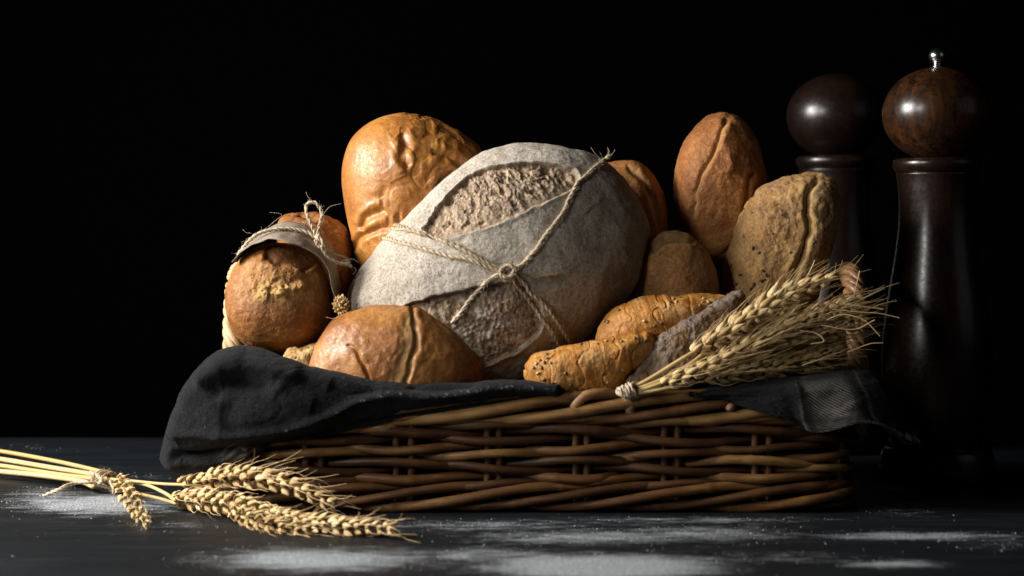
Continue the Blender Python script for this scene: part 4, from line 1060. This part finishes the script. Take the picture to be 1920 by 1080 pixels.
def table_wheat():
    knot = G(205, 905, .012)
    root = empty('wheat_bunch', (knot[0], knot[1], 0))
    def g(px, py, z): return G(px, py, z)
    # stems: from beyond the left edge of the picture to the knot and on to the ears
    S = [
        ([(-500, 826, .012), (-260, 826, .018), (-60, 840, .022), (0, 846, .021), (100, 864, .019), (180, 882, .016), (215, 893, .014)], .0021, .5),
        ([(-470, 846, .006), (-240, 842, .012), (-60, 855, .016), (0, 861, .015), (90, 876, .014), (170, 889, .013), (215, 898, .012)], .0025, .75),
        ([(-540, 852, .004), (-260, 852, .008), (-60, 866, .010), (0, 873, .010), (100, 888, .010), (170, 897, .010), (212, 904, .010)], .0022, .6),
        ([(-500, 868, .004), (-240, 868, .006), (-60, 880, .008), (0, 884, .008), (90, 893, .008), (150, 902, .008), (175, 912, .007)], .0026, .9),
    ]
    for pts, r, tt in S:
        mb = MB(); q, t = resample(catmull([g(*p) for p in pts], 10), .004)
        rr = r*(1+.04*n1d(t, 30, tt*9)); rr = rr*(1+.35*np.exp(-((t-.06)/.003)**2))
        mb.tube(q, rr, np.clip(tt+.2*n1d(t, 12, tt), 0, 1), k=10); o = mb.build('stem', M['straw']); adopt(root, o)
    N2 = [([(205, 898, .014), (250, 902, .015), (300, 907, .016), (348, 909, .0195)], .0014, .7),
          ([(212, 900, .012), (270, 908, .013), (310, 925, .012), (328, 938, .011)], .0016, .8),
          ([(205, 906, .010), (260, 925, .009), (300, 935, .008), (330, 944, .008)], .0015, .4),
          ([(205, 900, .012), (222, 902, .013), (228, 908, .012)], .0015, .5)]
    for pts, r, tt in N2:
        mb = MB(); q, t = resample(catmull([g(*p) for p in pts], 10), .003); mb.tube(q, r, tt, k=8); o = mb.build('stem', M['straw']); adopt(root, o)
    # ears
    ear([P(342, 908, .03), P(400, 898, .004), P(460, 893, -.024), P(520, 902, -.038), P(572, 921, -.050), P(626, 946, -.062)], .023, (0, -1, .5), 27, .032, .25, root, awn_dir=(.25, .25, .30), curl=.8, tint0=.55)
    ear([P(325, 936, .020), P(370, 938, .000), P(430, 944, -.036), P(490, 958, -.064), P(545, 972, -.085)], .022, (0, -1, .6), 23, .024, .3, root, awn_dir=(.1, -.7, -.05), curl=.6, tint0=.5)
    ear([P(515, 964, -.075), P(570, 979, -.098), P(630, 986, -.118), P(690, 988, -.133), P(738, 991, -.145)], .016, (0, -.7, .7), 24, .018, .35, root, awn_dir=(.2, .3, .05), curl=.7, tint0=.48)
    ear([P(430, 956, -.045), P(480, 976, -.088), P(530, 990, -.115), P(580, 998, -.13)], .014, (0, -.4, 1), 15, .020, .4, root, awn_dir=(.2, -.6, 0), curl=.4, tint0=.35)
    ear([g(222, 897, .015), g(232, 915, .014), g(245, 935, .011), g(258, 955, .009), g(272, 980, .006)], .017, (0.4, -.6, .7), 15, .016, .4, root, awn_dir=(-.25, -.7, -.2), curl=.3, tint0=.45, grain_len=.009)
    # twine tie with a loose tail
    mb = MB(); c0 = g(190, 897, .013); ax = np.array(g(230, 905, .013))-np.array(g(170, 892, .013)); ax /= np.linalg.norm(ax)
    u = np.cross(ax, [0, 0, 1.0]); u /= np.linalg.norm(u); v = np.cross(ax, u)
    a = np.linspace(0, 2*np.pi*6, 140); q = c0+ax[None]*(np.linspace(-.003, .014, 140)+.0015*np.sin(a*.37))[:, None]+(.0085+.0012*np.sin(a*1.3))[:, None]*(np.cos(a)[:, None]*u+.75*np.sin(a)[:, None]*v)
    twine(mb, q[::4], r=.0016, fuzz=1.4, tint=.12)
    twine(mb, [g(196, 905, .010), g(170, 905, .012), g(140, 905, .012), g(115, 916, .009), g(95, 924, .005), g(82, 930, .002)], r=.0017, fuzz=1.5, tint=.7)
    twine(mb, [g(170, 886, .016), g(182, 892, .017), g(190, 900, .015), g(186, 908, .010), g(200, 912, .008), g(215, 920, .004)], r=.0017, fuzz=1.2, tint=.6)
    twine(mb, [g(206, 902, .014), g(212, 915, .010), g(213, 925, .004)], r=.0013, fuzz=1, tint=.6)
    o = mb.build('twine_tie', M['twine']); adopt(root, o)
    tag(root, 'bunch of dry wheat tied with twine, lying on the floured table in front', 'wheat', 'bunches of dry wheat')
table_wheat()

def basket_wheat():
    k = P(1178, 733, -.018)
    root = empty('wheat_bunch', tuple(k))
    St = [[(1185, 733, -.018), (1240, 712, -.020), (1290, 685, -.018), (1330, 655, -.012)], [(1185, 737, -.020), (1230, 722, -.022), (1275, 705, -.022)], [(1183, 729, -.016), (1225, 706, -.017), (1280, 672, -.016), (1310, 655, -.012)], [(1186, 739, -.021), (1240, 730, -.022), (1300, 715, -.020)]]
    for i, pts in enumerate(St):
        mb = MB(); q, t = resample(catmull([P(*p) for p in pts], 8), .003); mb.tube(q, .0017, .45+.12*i, k=8); adopt(root, mb.build('stem', M['straw']))
    n_ = (-.2, -1, .35)
    # plump upper ear
    ear([P(1295, 665, -.016), P(1345, 635, -.012), P(1400, 600, -.004), P(1460, 560, .004), P(1520, 535, .012), P(1560, 525, .02)], .020, n_, 21, .032, .28, root, grain_len=.0135, awn_dir=(.1, 0, .35), curl=.5, tint0=.55)
    # lower ear along the rim
    ear([P(1238, 722, -.024), P(1290, 703, -.024), P(1345, 680, -.020), P(1400, 652, -.012), P(1470, 620, -.002), P(1540, 590, .008), P(1600, 570, .015)], .016, n_, 34, .038, .22, root, grain_len=.0105, awn_dir=(.3, 0, .05), curl=.3, tint0=.6)
    # ears fanned out behind, softer
    ear([P(1330, 690, -.008), P(1400, 665, .000), P(1480, 640, .012), P(1560, 618, .020), P(1615, 600, .026)], .027, n_, 28, .036, .28, root, grain_len=.012, awn_dir=(.5, 0, .05), curl=.3, tint0=.38)
    ear([P(1350, 702, -.006), P(1420, 690, .004), P(1500, 670, .016), P(1580, 655, .026)], .025, n_, 24, .034, .3, root, grain_len=.012, awn_dir=(.5, 0, .05), curl=.3, tint0=.25)
    ear([P(1370, 667, .004), P(1430, 639, .012), P(1500, 605, .020), P(1565, 580, .028), P(1605, 568, .034)], .024, n_, 24, .034, .28, root, grain_len=.012, awn_dir=(.5, 0, .1), curl=.3, tint0=.42)
    ear([P(1310, 706, -.016), P(1380, 695, -.010), P(1450, 688, .000), P(1540, 672, .012)], .020, n_, 22, .04, .28, root, grain_len=.011, awn_dir=(.4, 0, .1), curl=.3, tint0=.30)
    # long loose bristles through the whole bunch
    mb = MB()
    for i in range(50):
        a = rng.uniform(0, 1); x0 = rng.uniform(1250, 1530); yc = 725-(x0-1240)*rng.uniform(.14, .46); y = rng.uniform(-.028, .03)
        L = rng.uniform(.03, .05); ang = rng.normal(.33, .14); p = P(x0, yc, y)
        dr = np.array([math.cos(ang), rng.normal(.15, .1), math.sin(ang)]); bd = rng.normal(0, .05, 3)
        q = catmull([p, p+dr*L*.5+bd*L*.15, p+dr*L+bd*L*.6], 6)
        mb.tube(q, np.linspace(.0004, .00014, len(q)), np.clip(rng.normal(.5, .25), 0, 1), k=4, round_ends=False)
    for pts in ([(1560, 580, 0), (1610, 585, 0), (1650, 588, 0), (1686, 596, 0)], [(1580, 570, 0), (1620, 575, 0), (1656, 580, 0)], [(1500, 620, -.01), (1530, 625, -.01), (1545, 640, -.012), (1520, 645, -.012)], [(1590, 660, 0), (1630, 645, 0), (1655, 643, 0)], [(1600, 560, .01), (1607, 530, .01), (1612, 508, .01)], [(1410, 600, 0), (1440, 560, 0), (1455, 535, 0)], [(1500, 540, 0), (1518, 510, 0), (1528, 488, 0)], [(1540, 610, -.01), (1600, 618, -.01), (1640, 600, -.01)], [(1550, 600, -.01), (1580, 590, -.01), (1620, 600, -.012), (1650, 630, -.012)]):
        mb.tube(catmull([P(*p) for p in pts], 8), .00045, .7, k=5, round_ends=False)
    adopt(root, mb.build('bristles', M['awn']))
    mb = MB()
    ax = np.array(P(1230, 712, -.02))-np.array(P(1175, 735, -.018)); ax /= np.linalg.norm(ax); u = np.cross(ax, [0, 1.0, 0]); u /= np.linalg.norm(u); v = np.cross(ax, u)
    a = np.linspace(0, 2*np.pi*4, 90); q = P(1166, 737, -.020)+ax[None]*np.linspace(0, .012, 90)[:, None]+.0050*(np.cos(a)[:, None]*u+np.sin(a)[:, None]*v)
    twine(mb, q[::3], r=.0015, fuzz=1.0, tint=.8)
    twine(mb, [P(1160, 728, -.016), P(1158, 736, -.022), P(1170, 742, -.024), P(1184, 738, -.024)], r=.0016, fuzz=1, tint=.8)
    adopt(root, mb.build('twine_tie', M['twine']))
    tag(root, 'bunch of bearded wheat lying on the right side of the basket', 'wheat', 'bunches of dry wheat')
basket_wheat()

def nub():
    c = P(640, 573, .035); root = empty('wheat_ear', tuple(c)); 
    g = MB()
    for i in range(34):
        z = 1-2*(i+.5)/34; a = i*2.4; r = math.sqrt(1-z*z); d = np.array([r*math.cos(a), -abs(r*math.sin(a)), z]);
        g.grain(c+d*np.array([.0045, .004, .006])-.3*d*.004, d+np.array([0, -.6, .5]), .0065, .0042, rng.uniform(.1, .7), side=d, k=6, n=6)
    e = g.build('grains', M['grain'])
    mb = MB(); mb.tube(catmull([P(645, 585, .03), P(628, 597, .028), P(612, 595, .026)], 5), .0003, .7, k=4); a_ = mb.build('awn', M['awn'])
    adopt(root, e, a_)
    tag(root, 'single small wheat ear tip tucked between far left roll and floured loaf', 'wheat')
nub()
